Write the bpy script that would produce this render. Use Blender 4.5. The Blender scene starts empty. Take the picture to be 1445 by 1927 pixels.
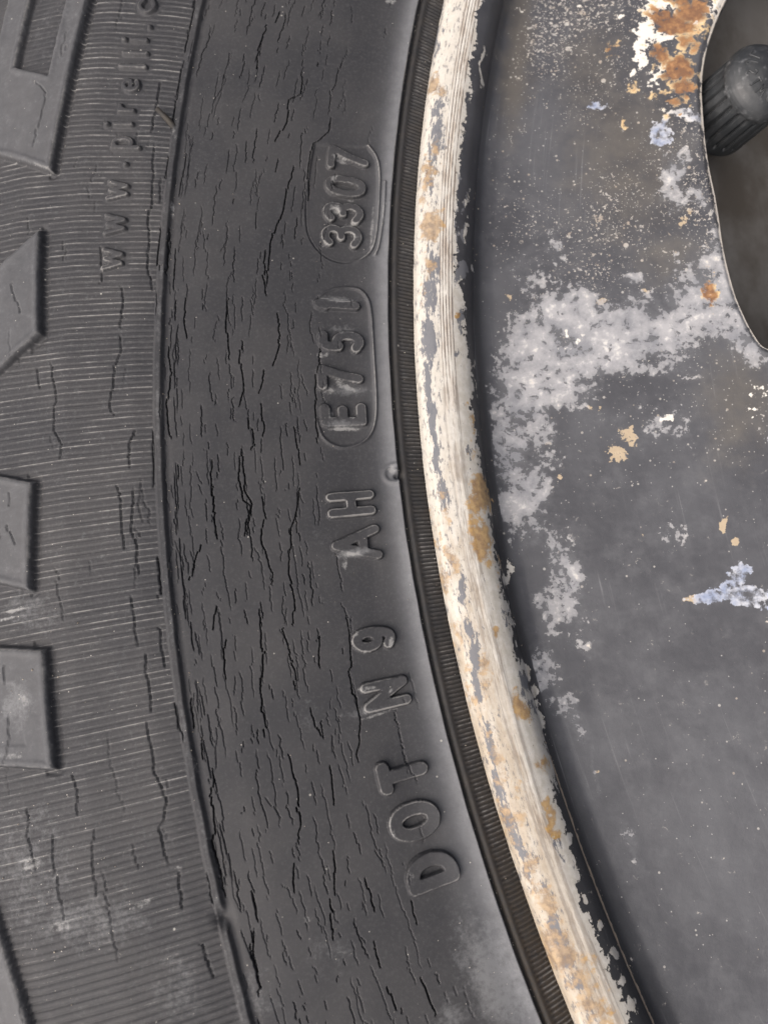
import bpy, math, random
import numpy as np
from mathutils import Matrix, Vector

# ------------------------------------------------------------------ camera, sky, sun, exposure
S = bpy.context.scene
MM = 0.001
cam_data = bpy.data.cameras.new("camera")
cam = bpy.data.objects.new("camera", cam_data)
S.collection.objects.link(cam)
CAM_R = ((0.9825537334, 0.1523076680, 0.1067264505), (-0.1285646241, 0.9709154059, -0.2019762656), (-0.1343848891, 0.1847312879, 0.9735579350))
cam.matrix_world = Matrix.Translation((-0.2038355, -0.0170564, 0.0874943)) @ Matrix(CAM_R).to_4x4()
cam_data.sensor_fit = 'VERTICAL'
cam_data.sensor_height = 24.0
cam_data.lens = 18.216
cam_data.clip_start = 0.002
cam_data.clip_end = 200.0
cam_data.dof.use_dof = True
cam_data.dof.focus_distance = 0.088
cam_data.dof.aperture_fstop = 22.0
S.camera = cam

SUN_DIR = Vector((-0.52, -0.34, 0.79)).normalized()      # towards the sun
w = bpy.data.worlds.new("World")
S.world = w
w.use_nodes = True
wn = w.node_tree
sky = wn.nodes.new("ShaderNodeTexSky")
sky.sky_type = 'NISHITA'
sky.sun_disc = False
sky.sun_elevation = math.asin(SUN_DIR.z)
sky.sun_rotation = math.atan2(SUN_DIR.x, SUN_DIR.y)
sky.air_density = 0.3
sky.dust_density = 9.0
sky.ozone_density = 0.0
wn.links.new(sky.outputs[0], wn.nodes["Background"].inputs[0])
wn.nodes["Background"].inputs[1].default_value = 0.07
sun_data = bpy.data.lights.new("sun", 'SUN')
sun_data.energy = 1.5
sun_data.angle = math.radians(95)
sun_data.color = (1.0, 0.995, 0.99)
sun = bpy.data.objects.new("sun", sun_data)
sun.rotation_euler = SUN_DIR.to_track_quat('Z', 'Y').to_euler()
sun.location = SUN_DIR * 3
S.collection.objects.link(sun)
S.view_settings.view_transform = 'Standard'
S.view_settings.look = 'None'
S.view_settings.gamma = 1.0
S.view_settings.exposure = 1.22

# ------------------------------------------------------------------ measured layout of the wheel (mm and degrees round its axle)
CRACKS = [[0.3,(227.9,182.12),(227.86,182.78),(228.46,183.61),(229.1,184.46),(229.25,184.84),(229.27,185.54)],[0.28,(227.47,186.04),(227.33,186.72),(227.59,187.86),(228.01,188.01),(227.95,188.34)],[0.26,(228.29,177.54),(228.46,178.78),(227.66,179.17),(228.37,180.1)],[0.22,(225.87,176.19),(225.75,176.92),(225.92,177.25)],[0.2,(227.33,176.63),(227.02,177.24),(227.39,177.66)],[0.24,(226.23,178.99),(225.99,179.64),(226.49,180.21),(225.73,181.24),(225.99,181.44),(226.51,181.58)],[0.22,(226.2,175.96),(225.58,175.56),(225.43,175.17)],[0.2,(222.33,176.94),(222.1,177.73),(222.16,178.18)],[0.2,(222.23,178.8),(222.93,179.65),(223.62,179.97),(223.95,180.76)],[0.24,(224.1,180.6),(224.41,181.28),(224.05,181.81),(224.31,182.79)],[0.2,(225.55,182.74),(225.12,183.31),(224.83,184.09),(225.01,184.51)],[0.26,(218.99,182.66),(219.02,183.51),(219.28,184.13),(219.64,184.25),(219.99,184.87),(219.53,185.0),(219.7,185.7),(220.2,186.22),(220.76,186.49),(220.81,186.78)],[0.24,(222.11,183.14),(222.48,183.55),(222.73,184.09)],[0.22,(228.72,163.63),(229.29,164.13),(229.55,164.73),(229.33,165.31)],[0.2,(227.6,163.07),(227.78,163.57)],[0.22,(223.5,165.02),(223.41,165.81),(224.67,166.1),(224.7,166.82),(225.58,167.71)],[0.24,(222.97,168.34),(223.43,169.01),(223.51,169.83),(224.51,171.1),(224.72,172.56)],[0.15,(219.34,166.42),(219.39,166.91),(221.14,167.47),(221.36,168.07),(221.11,169.54)],[0.24,(223.88,173.32),(224.22,173.93),(223.81,174.38),(224.24,174.81),(224.67,175.1)],[0.2,(219.16,174.35),(219.61,174.78),(220.14,175.79),(220.05,176.96),(219.84,177.54)],[0.26,(231.5,177.82),(231.98,178.96),(232.29,179.48),(232.21,180.15)],[0.24,(228.33,177.76),(228.66,178.45),(228.25,179.05),(227.51,179.23),(228.23,179.69),(228.5,180.15)],[0.24,(233.19,180.16),(233.86,180.61),(234.07,181.15)],[0.18,(232.11,181.87),(232.84,182.56)],[0.26,(231.69,182.81),(232.15,183.91)],[0.24,(235.93,184.1),(236.04,184.54),(236.07,184.92)],[0.2,(235.79,185.26),(235.84,185.72)],[0.28,(235.11,186.13),(235.89,187.1),(236.12,187.62),(236.1,188.49),(236.06,189.0)],[0.24,(234.51,189.84),(235.16,190.39),(235.06,191.18)],[0.26,(225.29,188.65),(225.7,189.26),(226.11,189.77)],[0.26,(226.7,189.72),(226.93,190.22),(227.26,190.73)],[0.24,(229.18,188.66),(229.93,189.4)],[0.22,(222.93,189.54),(223.06,190.23),(222.96,190.46)],[0.24,(223.8,191.06),(224.02,191.75)],[0.3,(220.57,192.26),(220.4,192.96),(220.32,193.32)],[0.22,(233.75,188.96),(233.85,189.77)],[0.28,(234.66,189.83),(235.07,190.31),(234.91,190.73),(234.87,191.33)],[0.18,(219.17,190.46),(219.4,191.13)],[0.22,(223.96,192.15),(223.87,192.91)],[0.2,(224.31,184.98),(224.15,185.85)],[0.22,(223.56,186.59),(224.2,187.66)],[0.2,(234.28,172.96),(234.49,173.61),(234.01,174.26)],[0.22,(225.5,171.31),(225.6,172.18),(224.99,172.86)],[0.2,(227.84,174.25),(228.08,175.07),(227.65,175.8),(228.46,176.36)],[0.2,(229.47,172.92),(229.74,173.92),(229.37,174.91)],[0.22,(236.66,170.82),(236.62,172.31)],[0.22,(236.05,174.41),(235.88,175.2),(236.12,176.13),(236.02,177.2)],[0.2,(241.59,174.05),(241.27,174.54),(241.91,174.96),(242.17,175.64),(242.28,176.1),(241.84,176.43)],[0.22,(239.7,176.83),(240.28,177.43),(240.39,177.95)],[0.24,(239.98,178.41),(239.97,179.02),(240.27,179.56),(240.09,180.0),(239.87,180.84)],[0.2,(249.78,174.69),(249.94,174.94),(249.31,175.84),(249.63,175.98),(249.51,176.64),(248.54,177.03),(249.01,177.47)],[0.18,(251.64,174.79),(251.16,175.47)],[0.26,(240.88,184.45),(240.76,184.9),(240.79,185.53),(240.16,185.92),(239.8,186.34),(240.22,186.74),(241.07,186.96),(241.21,187.38),(241.24,187.94)],[0.22,(240.16,188.04),(240.49,188.4),(240.72,188.93)],[0.22,(255.4,185.81),(255.25,186.24),(255.7,186.43),(255.26,186.87),(254.99,187.33)],[0.22,(252.61,186.53),(253.11,187.17),(253.3,187.77),(253.37,188.54)],[0.26,(239.88,189.72),(239.83,190.18),(239.8,190.59)],[0.22,(249.62,185.31),(249.27,185.62),(249.45,186.3)],[0.2,(239.97,166.17),(240.17,167.19),(240.47,167.92)],[0.22,(239.41,168.2),(239.44,169.45),(239.32,170.88),(239.21,172.03),(238.59,172.85)],[0.18,(244.63,171.43),(244.1,172.6)],[0.2,(241.77,172.63),(241.34,173.06),(241.61,173.94)],[0.2,(241.91,178.31),(241.72,178.69),(241.74,179.41),(241.79,180.12)],[0.18,(248.11,186.64),(248.56,187.35),(249.04,188.16)],[0.18,(241.08,181.26),(240.88,181.95),(240.83,182.63)],[0.2,(240.15,182.8),(240.16,183.6),(240.4,184.32)],[0.16,(256.1,166.27),(254.58,166.64),(254.83,167.23),(255.03,168.39)],[0.16,(255.19,172.38),(253.71,173.34)],[0.16,(254.27,178.16),(254.28,178.58)],[0.18,(254.31,178.99),(253.36,179.58)],[0.16,(255.69,179.08),(255.3,179.37)],[0.2,(255.61,182.43),(255.55,182.95)],[0.16,(255.56,183.58),(255.81,184.33),(256.36,184.8)],[0.2,(238.47,182.19),(238.61,182.86),(238.54,183.27)]]
BIG = [('D',216.57,189.936,5.36,4.15),('O',216.79,188.592,5.44,4.36),('T',216.71,187.306,5.3,3.41),('N',216.55,185.09,5.1,3.67),('9',216.68,183.5,4.84,3.21),('A',216.86,180.667,5.41,4.1),('H',216.9,179.44,5.35,3.32),('E',216.85,176.63,5.22,3.22),('7',216.99,175.4,5.27,3.28),('5',216.75,174.217,5.31,3.21),('1',217.2,172.989,5.34,1.63),('3',216.85,170.591,4.93,3.51),('3',216.81,169.762,4.96,3.26),('0',216.78,168.828,5.11,3.3),('7',216.76,167.843,5.01,3.34)]
SMALL = [('w',242.98,171.832,2.73,2.97),('w',243.05,170.777,2.76,2.88),('w',243.19,169.722,2.79,2.78),('.',242.61,168.902,0.47,0.49),('p',243.31,168.244,2.97,2.13),('i',244.3,167.634,3.94,0.86),('r',243.54,167.131,2.32,1.44),('e',243.5,166.384,2.47,2.18),('l',243.76,165.755,3.73,0.66),('l',243.76,165.313,3.47,0.66),('i',244.19,164.874,3.63,0.67),('.',242.61,164.42,0.56,0.59),('c',243.56,163.73,2.53,2.54)]
FRAMES = [[(221.0,167.5),(221.31,168.61),(221.12,170.27),(220.39,170.89),(218.66,171.38),(216.3,171.52),(213.94,171.25),(212.94,170.72),(212.74,169.55),(212.86,168.19),(213.44,167.55),(214.58,167.21)],[(219.87,172.87),(218.55,172.53),(216.55,172.34),(214.87,172.34),(213.87,172.56),(213.31,172.99),(213.14,174.27),(213.03,176.24),(213.55,177.12),(214.93,177.56),(217.47,177.68),(219.38,177.34),(219.83,176.74)],[(212.22,168.45),(212.11,169.52),(212.49,170.79),(212.9,171.1)]]
NOTCH = [(237.32,189.35)]
HAIR = [(239.19,167.21),(237.41,167.63)]
NUB = [(211.69,178.58)]
BLOCKS = [[(251.47,161.82),(251.47,163.46),(251.98,169.09),(267.99,167.62),(278.23,166.77),(286.42,160.89)],[(252.29,170.88),(251.17,173.91),(261.59,175.74),(274.51,176.93),(275.41,174.42),(262.84,172.85)],[(274.66,176.38),(261.26,177.27),(251.46,177.97),(252.17,180.72),(261.23,179.96),(274.17,179.0)],[(274.19,181.04),(261.58,181.71),(250.89,182.26),(251.11,185.09),(262.74,184.45),(274.81,183.94)],[(275.18,184.93),(265.84,186.31),(260.77,187.84),(259.53,189.12),(258.62,190.42),(258.42,191.66),(279.33,190.99)]]
POCKETS = [[(261.11,161.54),(260.74,163.18),(260.37,165.6),(254.71,166.07),(254.58,163.42),(254.86,161.79)],[(271.78,160.72),(264.58,162.99),(264.12,165.41),(281.49,164.13),(286.42,160.89)],[(276.07,186.71),(265.65,187.98),(262.35,189.41),(262.14,190.3),(262.41,191.53),(279.33,190.99)],[(261.74,182.2),(254.64,182.98),(254.03,184.4),(262.55,184.08)]]
FLAKE = [(-196.95,-45.39,0.75,-0.45,-0.15,-0.59,0.9),(-196.35,-47.96,0.56,-0.2,0.17,-0.84,0.95),(-195.76,-50.05,0.63,-0.28,0.2,-1.01,0.9),(-195.18,-52.53,0.56,-0.23,0.19,-0.99,0.9),(-198.1,-42.32,0.35,-0.03,0.2,-0.98,0.8),(-200.95,-12.55,0.68,0.12,0.02,-1.81,0.9),(-200.49,-18.92,0.94,0.06,0.18,-1.73,1),(-199.69,-21.14,0.89,-0.15,-0.19,-0.89,0.9),(-198.67,38.95,0.49,0.24,-0.34,-2.25,0.95),(-198.61,35.17,0.45,0.48,-0.26,-1.68,0.85),(-200.29,29.09,0.61,0.3,-0.31,-2.09,0.95),(-198.71,31.26,0.46,0.5,-0.15,-1.0,0.8),(-198.6,-34.17,0.41,-0.14,0.23,-1.17,0.9),(-198.38,-36.79,0.32,-0.1,0.2,-1.03,0.8),(-197.05,-50.78,0.33,-0.01,0.15,-0.73,0.8),(-193.27,58.44,0.31,0.26,-0.92,-3.24,0.85),(-193.37,62.17,0.43,0.12,-0.69,-2.9,0.9),(-201.95,-0.12,0.92,0.33,-0.3,-1.93,0.8),(-200.86,-7.51,0.79,0.05,-0.27,-1.57,0.85),(-200.58,18.0,0.72,0.63,-0.15,-1.02,0.8)]
BLUE = [(-173.97,-13.3,6.23,-0.9,-0.7,-3.28,1.3),(-171.9,46.98,2.2,-0.55,-0.42,-2.13,1.2),(-167.34,48.8,2.55,-0.66,-0.25,-1.22,0.9),(-179.18,52.44,2.01,-0.47,-0.25,-1.41,1.1),(-167.85,3.98,1.75,-0.31,-0.33,-1.53,0.8)]
GREY = [(-188.13,24.48,4.57,0.9,0.48,-3.17,1),(-183.6,20.02,7.1,0.72,0.25,-4.18,1.2),(-192.24,20.11,3.89,-0.68,-0.7,-4.18,1),(-177.15,19.53,5.05,-0.02,-0.12,-3.48,0.9),(-170.61,23.23,3.66,-2.48,-2.06,-3.63,0.9),(-168.12,17.01,2.19,-3.12,-1.49,-1.32,0.8),(-169.13,27.29,1.54,-0.33,-0.58,-2.8,0.6),(-194.79,14.8,3.56,-0.57,-0.79,-4.78,1),(-189.71,15.39,3.83,-0.66,-0.6,-3.42,0.75),(-197.52,8.23,2.25,-0.33,-0.75,-4.67,0.95),(-193.97,9.78,2.56,-0.41,-0.56,-3.36,0.6),(-196.9,2.02,2.51,-1.38,-1.9,-3.5,0.9),(-195.97,-2.1,1.66,-0.91,-1.58,-2.86,0.55),(-193.84,-8.25,1.75,0.13,0.23,-6.84,0.66),(-196.44,-12.36,1.56,0.06,0.01,-3.09,0.55),(-198.0,-19.59,1.7,0.36,0.66,-3.5,0.62),(-195.71,-24.12,1.06,0.32,0.94,-3.34,0.55),(-199.89,-21.1,1.64,0.26,0.35,-1.73,0.6),(-194.57,-29.57,0.47,0.12,0.74,-3.3,0.4),(-192.17,-38.95,0.78,0.27,1.05,-3.04,0.42),(-200.51,-11.91,0.91,0.1,0.02,-3.06,0.7),(-165.28,15.75,2.35,-0.48,-0.58,-2.66,0.5),(-181.58,16.79,3.76,-0.68,-0.39,-2.05,0.6),(-176.71,15.19,2.45,-0.47,-0.4,-2.02,0.4),(-191.34,29.52,1.99,-0.37,-0.24,-1.45,0.4),(-184.11,28.16,1.94,-0.38,-0.19,-1.08,0.35),(-178.96,27.15,1.6,-0.31,-0.16,-0.85,0.6),(-171.01,40.6,1.32,-0.62,-1.02,-2.81,0.75),(-169.07,37.05,1.4,-1.47,-0.98,-1.23,0.6),(-171.92,37.72,1.58,-0.37,-0.37,-1.83,0.5),(-187.95,33.41,1.99,-0.38,-0.38,-2.2,0.4),(-192.32,31.93,1.67,-0.28,-0.3,-1.83,0.4),(-167.41,26.92,1.26,0.03,-0.14,-5.64,0.8),(-171.18,20.47,5.14,-2.16,-0.86,-2.28,0.8),(-167.54,19.72,1.54,-1.04,-1.71,-2.98,0.7),(-183.98,25.18,1.29,-0.25,-0.13,-0.71,0.5),(-194.76,5.1,2.54,-0.39,-0.33,-1.98,0.5),(-180.85,-5.65,2.09,-0.32,-0.31,-1.56,0.3),(-178.17,7.84,4.93,-2.45,-1.14,-2.43,0.35),(-180.27,6.84,2.45,-0.41,-0.51,-2.62,0.3)]
WHITE = [(-170.51,62.38,1.15,-0.86,-1.68,-3.13,0.9),(-167.91,61.32,1.65,-0.44,-0.28,-1.44,0.9),(-167.78,65.52,2.67,-0.7,-0.32,-1.62,0.7),(-172.28,58.63,0.61,-0.36,-1.28,-2.89,0.8),(-161.28,63.29,1.61,0.6,0.35,-1.57,0.7),(-170.4,55.7,0.99,-0.24,-0.38,-1.96,0.7),(-168.3,49.04,2.45,-1.08,-0.24,-0.74,1.1),(-171.74,47.1,1.0,1.28,0.97,-1.04,1.0),(-179.05,52.4,1.07,-0.25,-0.13,-0.7,0.7),(-174.54,-11.79,1.31,1.15,0.57,-0.72,0.9),(-173.74,-13.58,3.37,-0.68,-0.24,-0.89,1.05),(-178.1,-13.14,1.4,-0.2,-0.16,-0.78,0.9),(-178.28,8.89,0.74,-0.46,-0.27,-0.47,0.7),(-171.6,-13.21,0.8,-0.12,-0.18,-0.84,0.5),(-167.85,3.98,1.16,-0.21,-0.2,-0.89,0.5),(-188.74,20.95,1.94,-0.34,-0.3,-1.75,0.5),(-172.41,65.41,0.68,-0.17,-0.09,-0.49,0.6),(-178.72,68.22,0.56,-0.13,-0.07,-0.41,0.5),(-186.15,69.63,0.58,-0.05,-0.06,-0.4,0.5),(-168.04,8.71,1.18,-0.22,-0.56,-2.59,0.35)]
RUST = [(-166.92,62.76,3.03,-1.73,-0.53,-1.35,1),(-163.88,64.04,1.96,-0.56,-0.41,-2.01,0.9),(-167.62,55.81,2.07,-0.56,-0.35,-1.72,1.1),(-169.79,58.86,1.46,-0.36,-0.39,-1.98,0.8),(-167.2,52.82,1.82,-0.91,-0.48,-1.32,0.8),(-175.01,60.97,1.22,-0.3,-0.18,-0.96,0.6),(-165.27,58.92,1.43,-0.39,-0.29,-1.42,0.6),(-169.13,51.69,2.13,-1.05,-0.32,-0.88,0.6),(-173.78,54.44,0.8,-0.19,-0.12,-0.63,0.5),(-169.27,49.29,1.85,-0.81,-0.34,-1.03,0.4),(-170.02,24.56,0.98,-0.21,-0.35,-1.67,0.9),(-165.53,66.22,2.31,-0.66,-0.23,-1.14,0.7),(-175.47,49.15,0.4,-0.09,-0.15,-0.77,0.4)]
TAN = [(-185.29,5.63,0.99,-0.16,-0.22,-1.18,0.8),(-183.36,7.36,0.79,-1.01,-0.79,-0.7,0.8),(-185.79,6.4,0.62,-0.1,-0.1,-0.53,0.5),(-174.49,-5.02,0.53,-0.08,-0.16,-0.74,0.7),(-173.72,-7.06,0.41,-0.06,-0.12,-0.55,0.6),(-192.1,2.8,0.57,-0.09,-0.1,-0.59,0.6),(-186.5,11.34,0.76,-0.13,-0.1,-0.54,0.5),(-193.67,7.67,0.64,-0.1,-0.07,-0.4,0.5),(-194.03,27.72,0.53,-0.08,-0.09,-0.58,0.7),(-182.89,25.7,0.77,-0.15,-0.1,-0.57,0.6),(-177.7,25.07,0.51,-0.1,-0.07,-0.35,0.5),(-179.25,-12.85,0.74,0.46,0.28,-0.52,0.7),(-170.92,34.42,0.75,-0.17,-0.23,-1.16,0.5),(-183.98,-4.2,0.3,-0.05,-0.06,-0.32,0.4),(-193.79,-30.24,0.47,0.1,0.12,-0.67,0.5)]
BROWN = [(-176.41,44.18,7.76,-1.81,-2.24,-11.87,0.5),(-177.83,59.14,5.4,-1.3,-1.71,-9.46,0.4),(-169.82,9.04,4.71,-0.87,-1.65,-7.74,0.5),(-187.98,62.87,2.42,-0.67,-3.02,-12.48,0.6),(-174.45,29.94,4.99,-1.1,-0.84,-4.26,0.4)]
CREAM_EDGE = [(159.58,203.68),(160.84,203.16),(161.56,203.4),(162.61,203.08),(163.72,203.13),(165.18,202.79),(166.49,203.0),(168.18,203.1),(169.42,203.15),(170.43,203.18),(171.41,203.01),(172.18,202.77),(172.5,202.17),(173.26,201.98),(174.05,202.03),(174.77,201.73),(175.51,201.59),(176.34,201.99),(177.05,201.67),(177.83,201.83),(178.34,201.49),(179.08,201.46),(179.75,200.98),(180.46,201.57),(181.08,201.45),(181.79,201.28),(182.69,201.61),(183.4,201.53),(184.08,201.79),(184.95,201.61),(185.65,201.31),(186.4,200.71),(186.93,200.62),(187.55,201.05),(188.39,201.07),(189.21,201.92),(190.11,202.2),(190.75,202.15),(191.45,202.57),(192.11,203.17),(192.78,202.78),(193.48,203.02),(194.1,202.84),(194.82,202.89),(195.45,203.15),(196.46,203.27)]
STREAK = [(-198.09,67.48,0.76,-0.7,-0.7,-2.29,0.8),(-198.68,62.16,0.71,-1.29,-0.91,-2.97,0.6),(-200.47,48.15,0.9,-0.26,-1.29,-5.74,0.7),(-201.96,42.44,0.89,-0.27,-0.88,-4.25,0.6),(-203.49,30.34,0.88,-0.15,-0.72,-4.09,0.7),(-204.52,26.31,0.76,-0.14,-0.48,-3.38,0.8),(-205.41,20.95,0.81,-0.16,-0.47,-3.31,0.9),(-206.03,15.65,0.5,-0.11,-0.46,-3.23,0.9),(-206.34,10.41,0.37,-0.04,-0.22,-3.84,0.95),(-206.4,6.52,0.43,-0.02,-0.02,-2.53,0.9),(-206.39,2.69,0.49,-0.01,-0.01,-1.87,0.8),(-206.39,1.43,0.61,-0.01,-0.01,-1.24,0.6),(-206.86,-5.91,0.48,0.0,0.03,-1.2,0.4),(-205.94,-9.08,0.59,0.04,0.11,-1.77,0.7),(-205.65,-13.85,0.58,0.04,0.12,-2.01,0.7),(-205.67,-17.05,0.52,0.04,0.14,-2.26,0.9),(-205.83,-19.61,0.58,0.07,0.16,-1.67,0.9),(-205.58,-24.71,0.51,0.08,0.16,-1.36,0.7),(-205.35,-26.95,0.56,0.1,0.22,-1.61,0.8),(-205.03,-30.28,0.5,0.12,0.36,-2.09,0.9),(-204.54,-33.56,0.5,0.12,0.36,-2.05,0.8),(-204.03,-36.25,0.49,0.14,0.43,-2.0,0.8),(-203.63,-38.91,0.48,0.15,0.32,-1.48,0.7),(-202.65,-37.91,0.43,0.1,0.31,-1.49,0.4),(-201.75,-43.88,0.79,0.19,0.18,-0.87,0.9),(-201.22,-45.43,0.68,0.16,0.16,-0.76,0.9),(-200.81,-47.7,0.73,0.18,0.2,-0.94,0.9),(-200.36,-49.7,0.73,0.18,0.18,-0.84,0.9),(-199.5,-52.18,0.62,0.15,0.24,-1.15,0.6),(-201.24,23.5,0.39,0.11,-0.22,-1.51,0.8),(-202.1,19.36,0.51,0.08,-0.1,-0.68,0.6),(-202.8,7.16,0.74,0.08,-0.13,-0.91,0.5),(-201.28,-12.55,0.67,0.12,0.02,-1.43,0.4),(-200.76,-20.32,0.92,0.09,0.28,-1.41,0.6),(-200.25,-22.73,0.93,0.02,0.29,-1.41,0.5),(-199.23,36.09,0.69,0.36,-0.63,-4.21,0.9),(-198.0,42.52,0.56,0.25,-0.86,-4.29,0.8),(-199.94,30.53,0.84,0.57,-0.37,-2.45,0.9),(-199.93,-36.79,0.51,0.03,0.31,-1.51,0.5),(-201.9,-41.58,0.21,0.06,0.72,-2.88,0.5)]
FRUST = [(-199.75,55.13,0.77,-0.42,-0.3,-1.36,1),(-201.66,43.12,1.03,-0.25,-0.55,-2.86,0.9),(-202.82,35.96,1.16,-0.16,-0.3,-2.11,1),(-204.06,30.46,0.64,-0.13,-0.24,-1.73,0.5),(-205.34,26.53,0.51,-0.15,-0.38,-2.71,0.4),(-202.32,1.43,1.31,0.6,-0.04,-2.2,1.1),(-202.65,-3.93,1.13,0.24,-0.05,-3.05,1.1),(-202.26,10.78,0.38,0.07,-0.29,-1.98,0.7),(-202.73,5.56,0.62,0.06,-0.19,-1.29,0.6),(-201.57,-22.46,0.65,0.04,0.15,-1.44,1),(-200.38,-28.25,0.73,-0.05,0.1,-0.97,1),(-200.11,-33.12,0.7,-0.03,0.11,-1.04,0.9),(-199.83,-34.76,0.58,-0.03,0.13,-1.28,0.6),(-206.77,-5.32,0.6,0.01,0.07,-2.4,0.5),(-206.75,0.24,0.61,0.0,0.07,-2.46,0.5),(-204.63,-18.62,0.57,0.06,0.32,-3.34,0.6),(-204.68,-28.12,0.89,0.14,0.43,-3.17,0.6),(-204.51,-34.1,1.1,0.26,0.53,-3.07,0.5),(-203.73,-37.85,0.86,0.24,0.63,-2.97,0.5),(-202.24,-43.61,1.06,0.28,0.61,-2.88,0.9),(-201.25,-47.18,1.31,0.32,0.6,-2.82,0.8),(-199.24,-50.76,1.31,0.21,0.57,-2.75,0.9),(-207.76,-1.38,1.11,-0.17,-0.15,-2.42,0.35),(-207.61,-14.74,0.86,0.04,0.19,-2.9,0.4),(-206.91,-20.07,0.83,0.09,0.18,-2.82,0.5),(-208.06,-7.45,0.64,-0.07,0.05,-1.81,0.5),(-197.26,-44.08,0.49,-0.26,-0.15,-0.6,0.5),(-202.76,-14.22,0.47,-0.05,-0.13,-0.81,0.8),(-201.45,23.79,0.32,0.07,-0.06,-0.41,0.6),(-203.04,40.52,0.65,-0.21,-0.4,-2.89,0.5),(-202.1,-10.09,0.3,-0.01,-0.15,-0.96,0.4)]
HOLE = [(-159.84,64.59),(-161.62,61.69),(-163.54,58.03),(-165.03,53.47),(-165.7,49.58),(-166.6,42.65),(-166.72,35.73),(-167.33,29.11),(-167.27,23.97),(-166.95,21.03),(-166.17,17.33),(-165.12,15.02)]
DUST = [(-208.43,-48.25,2.6,0.31,1.29,-5.54,1.0),(-210.75,-45.92,1.57,-0.27,-0.35,-2.34,0.6),(-210.69,-13.76,0.58,0.05,0.83,-11.32,0.5),(-237.17,54.87,16.0,-1.76,-1.6,-23.33,0.15),(-253.93,-32.77,5.51,-0.4,-0.51,-7.17,0.5),(-248.67,-37.19,6.81,-0.57,-0.19,-2.97,0.6),(-244.04,-37.53,3.26,-0.34,-0.11,-1.95,0.6),(-254.04,-14.97,1.93,-0.23,-0.11,-2.5,0.75),(-252.65,-5.4,3.9,-0.56,-0.1,-2.32,0.6),(-239.07,-44.31,3.16,-0.31,-0.27,-3.72,0.5),(-217.25,-3.52,2.32,0.17,0.02,-0.48,1.0),(-215.57,15.83,2.42,-0.19,-0.08,-0.65,0.8),(-215.12,27.25,2.44,-0.39,-0.11,-0.54,0.8),(-216.66,11.66,2.69,-0.23,-0.06,-0.51,0.8),(-217.84,-20.82,2.76,0.09,0.03,-0.44,0.6),(-220.67,-0.6,1.14,-0.12,-0.38,-3.6,0.2),(-223.83,-20.52,2.14,-0.3,-0.21,-2.15,0.3),(-223.98,-43.06,2.53,-0.42,-0.14,-1.4,0.4),(-231.42,-46.16,2.02,-0.28,-0.24,-2.74,0.5),(-215.56,23.52,1.84,-0.12,-0.08,-0.67,0.6),(-211.05,34.69,0.88,0.0,-0.27,-2.09,0.4),(-213.1,-51.14,1.52,-0.3,-0.25,-1.78,0.7),(-207.31,-51.31,1.55,0.16,0.64,-2.74,0.7),(-246.17,70.1,5.25,-1.85,-0.39,-11.23,0.3)]
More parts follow.
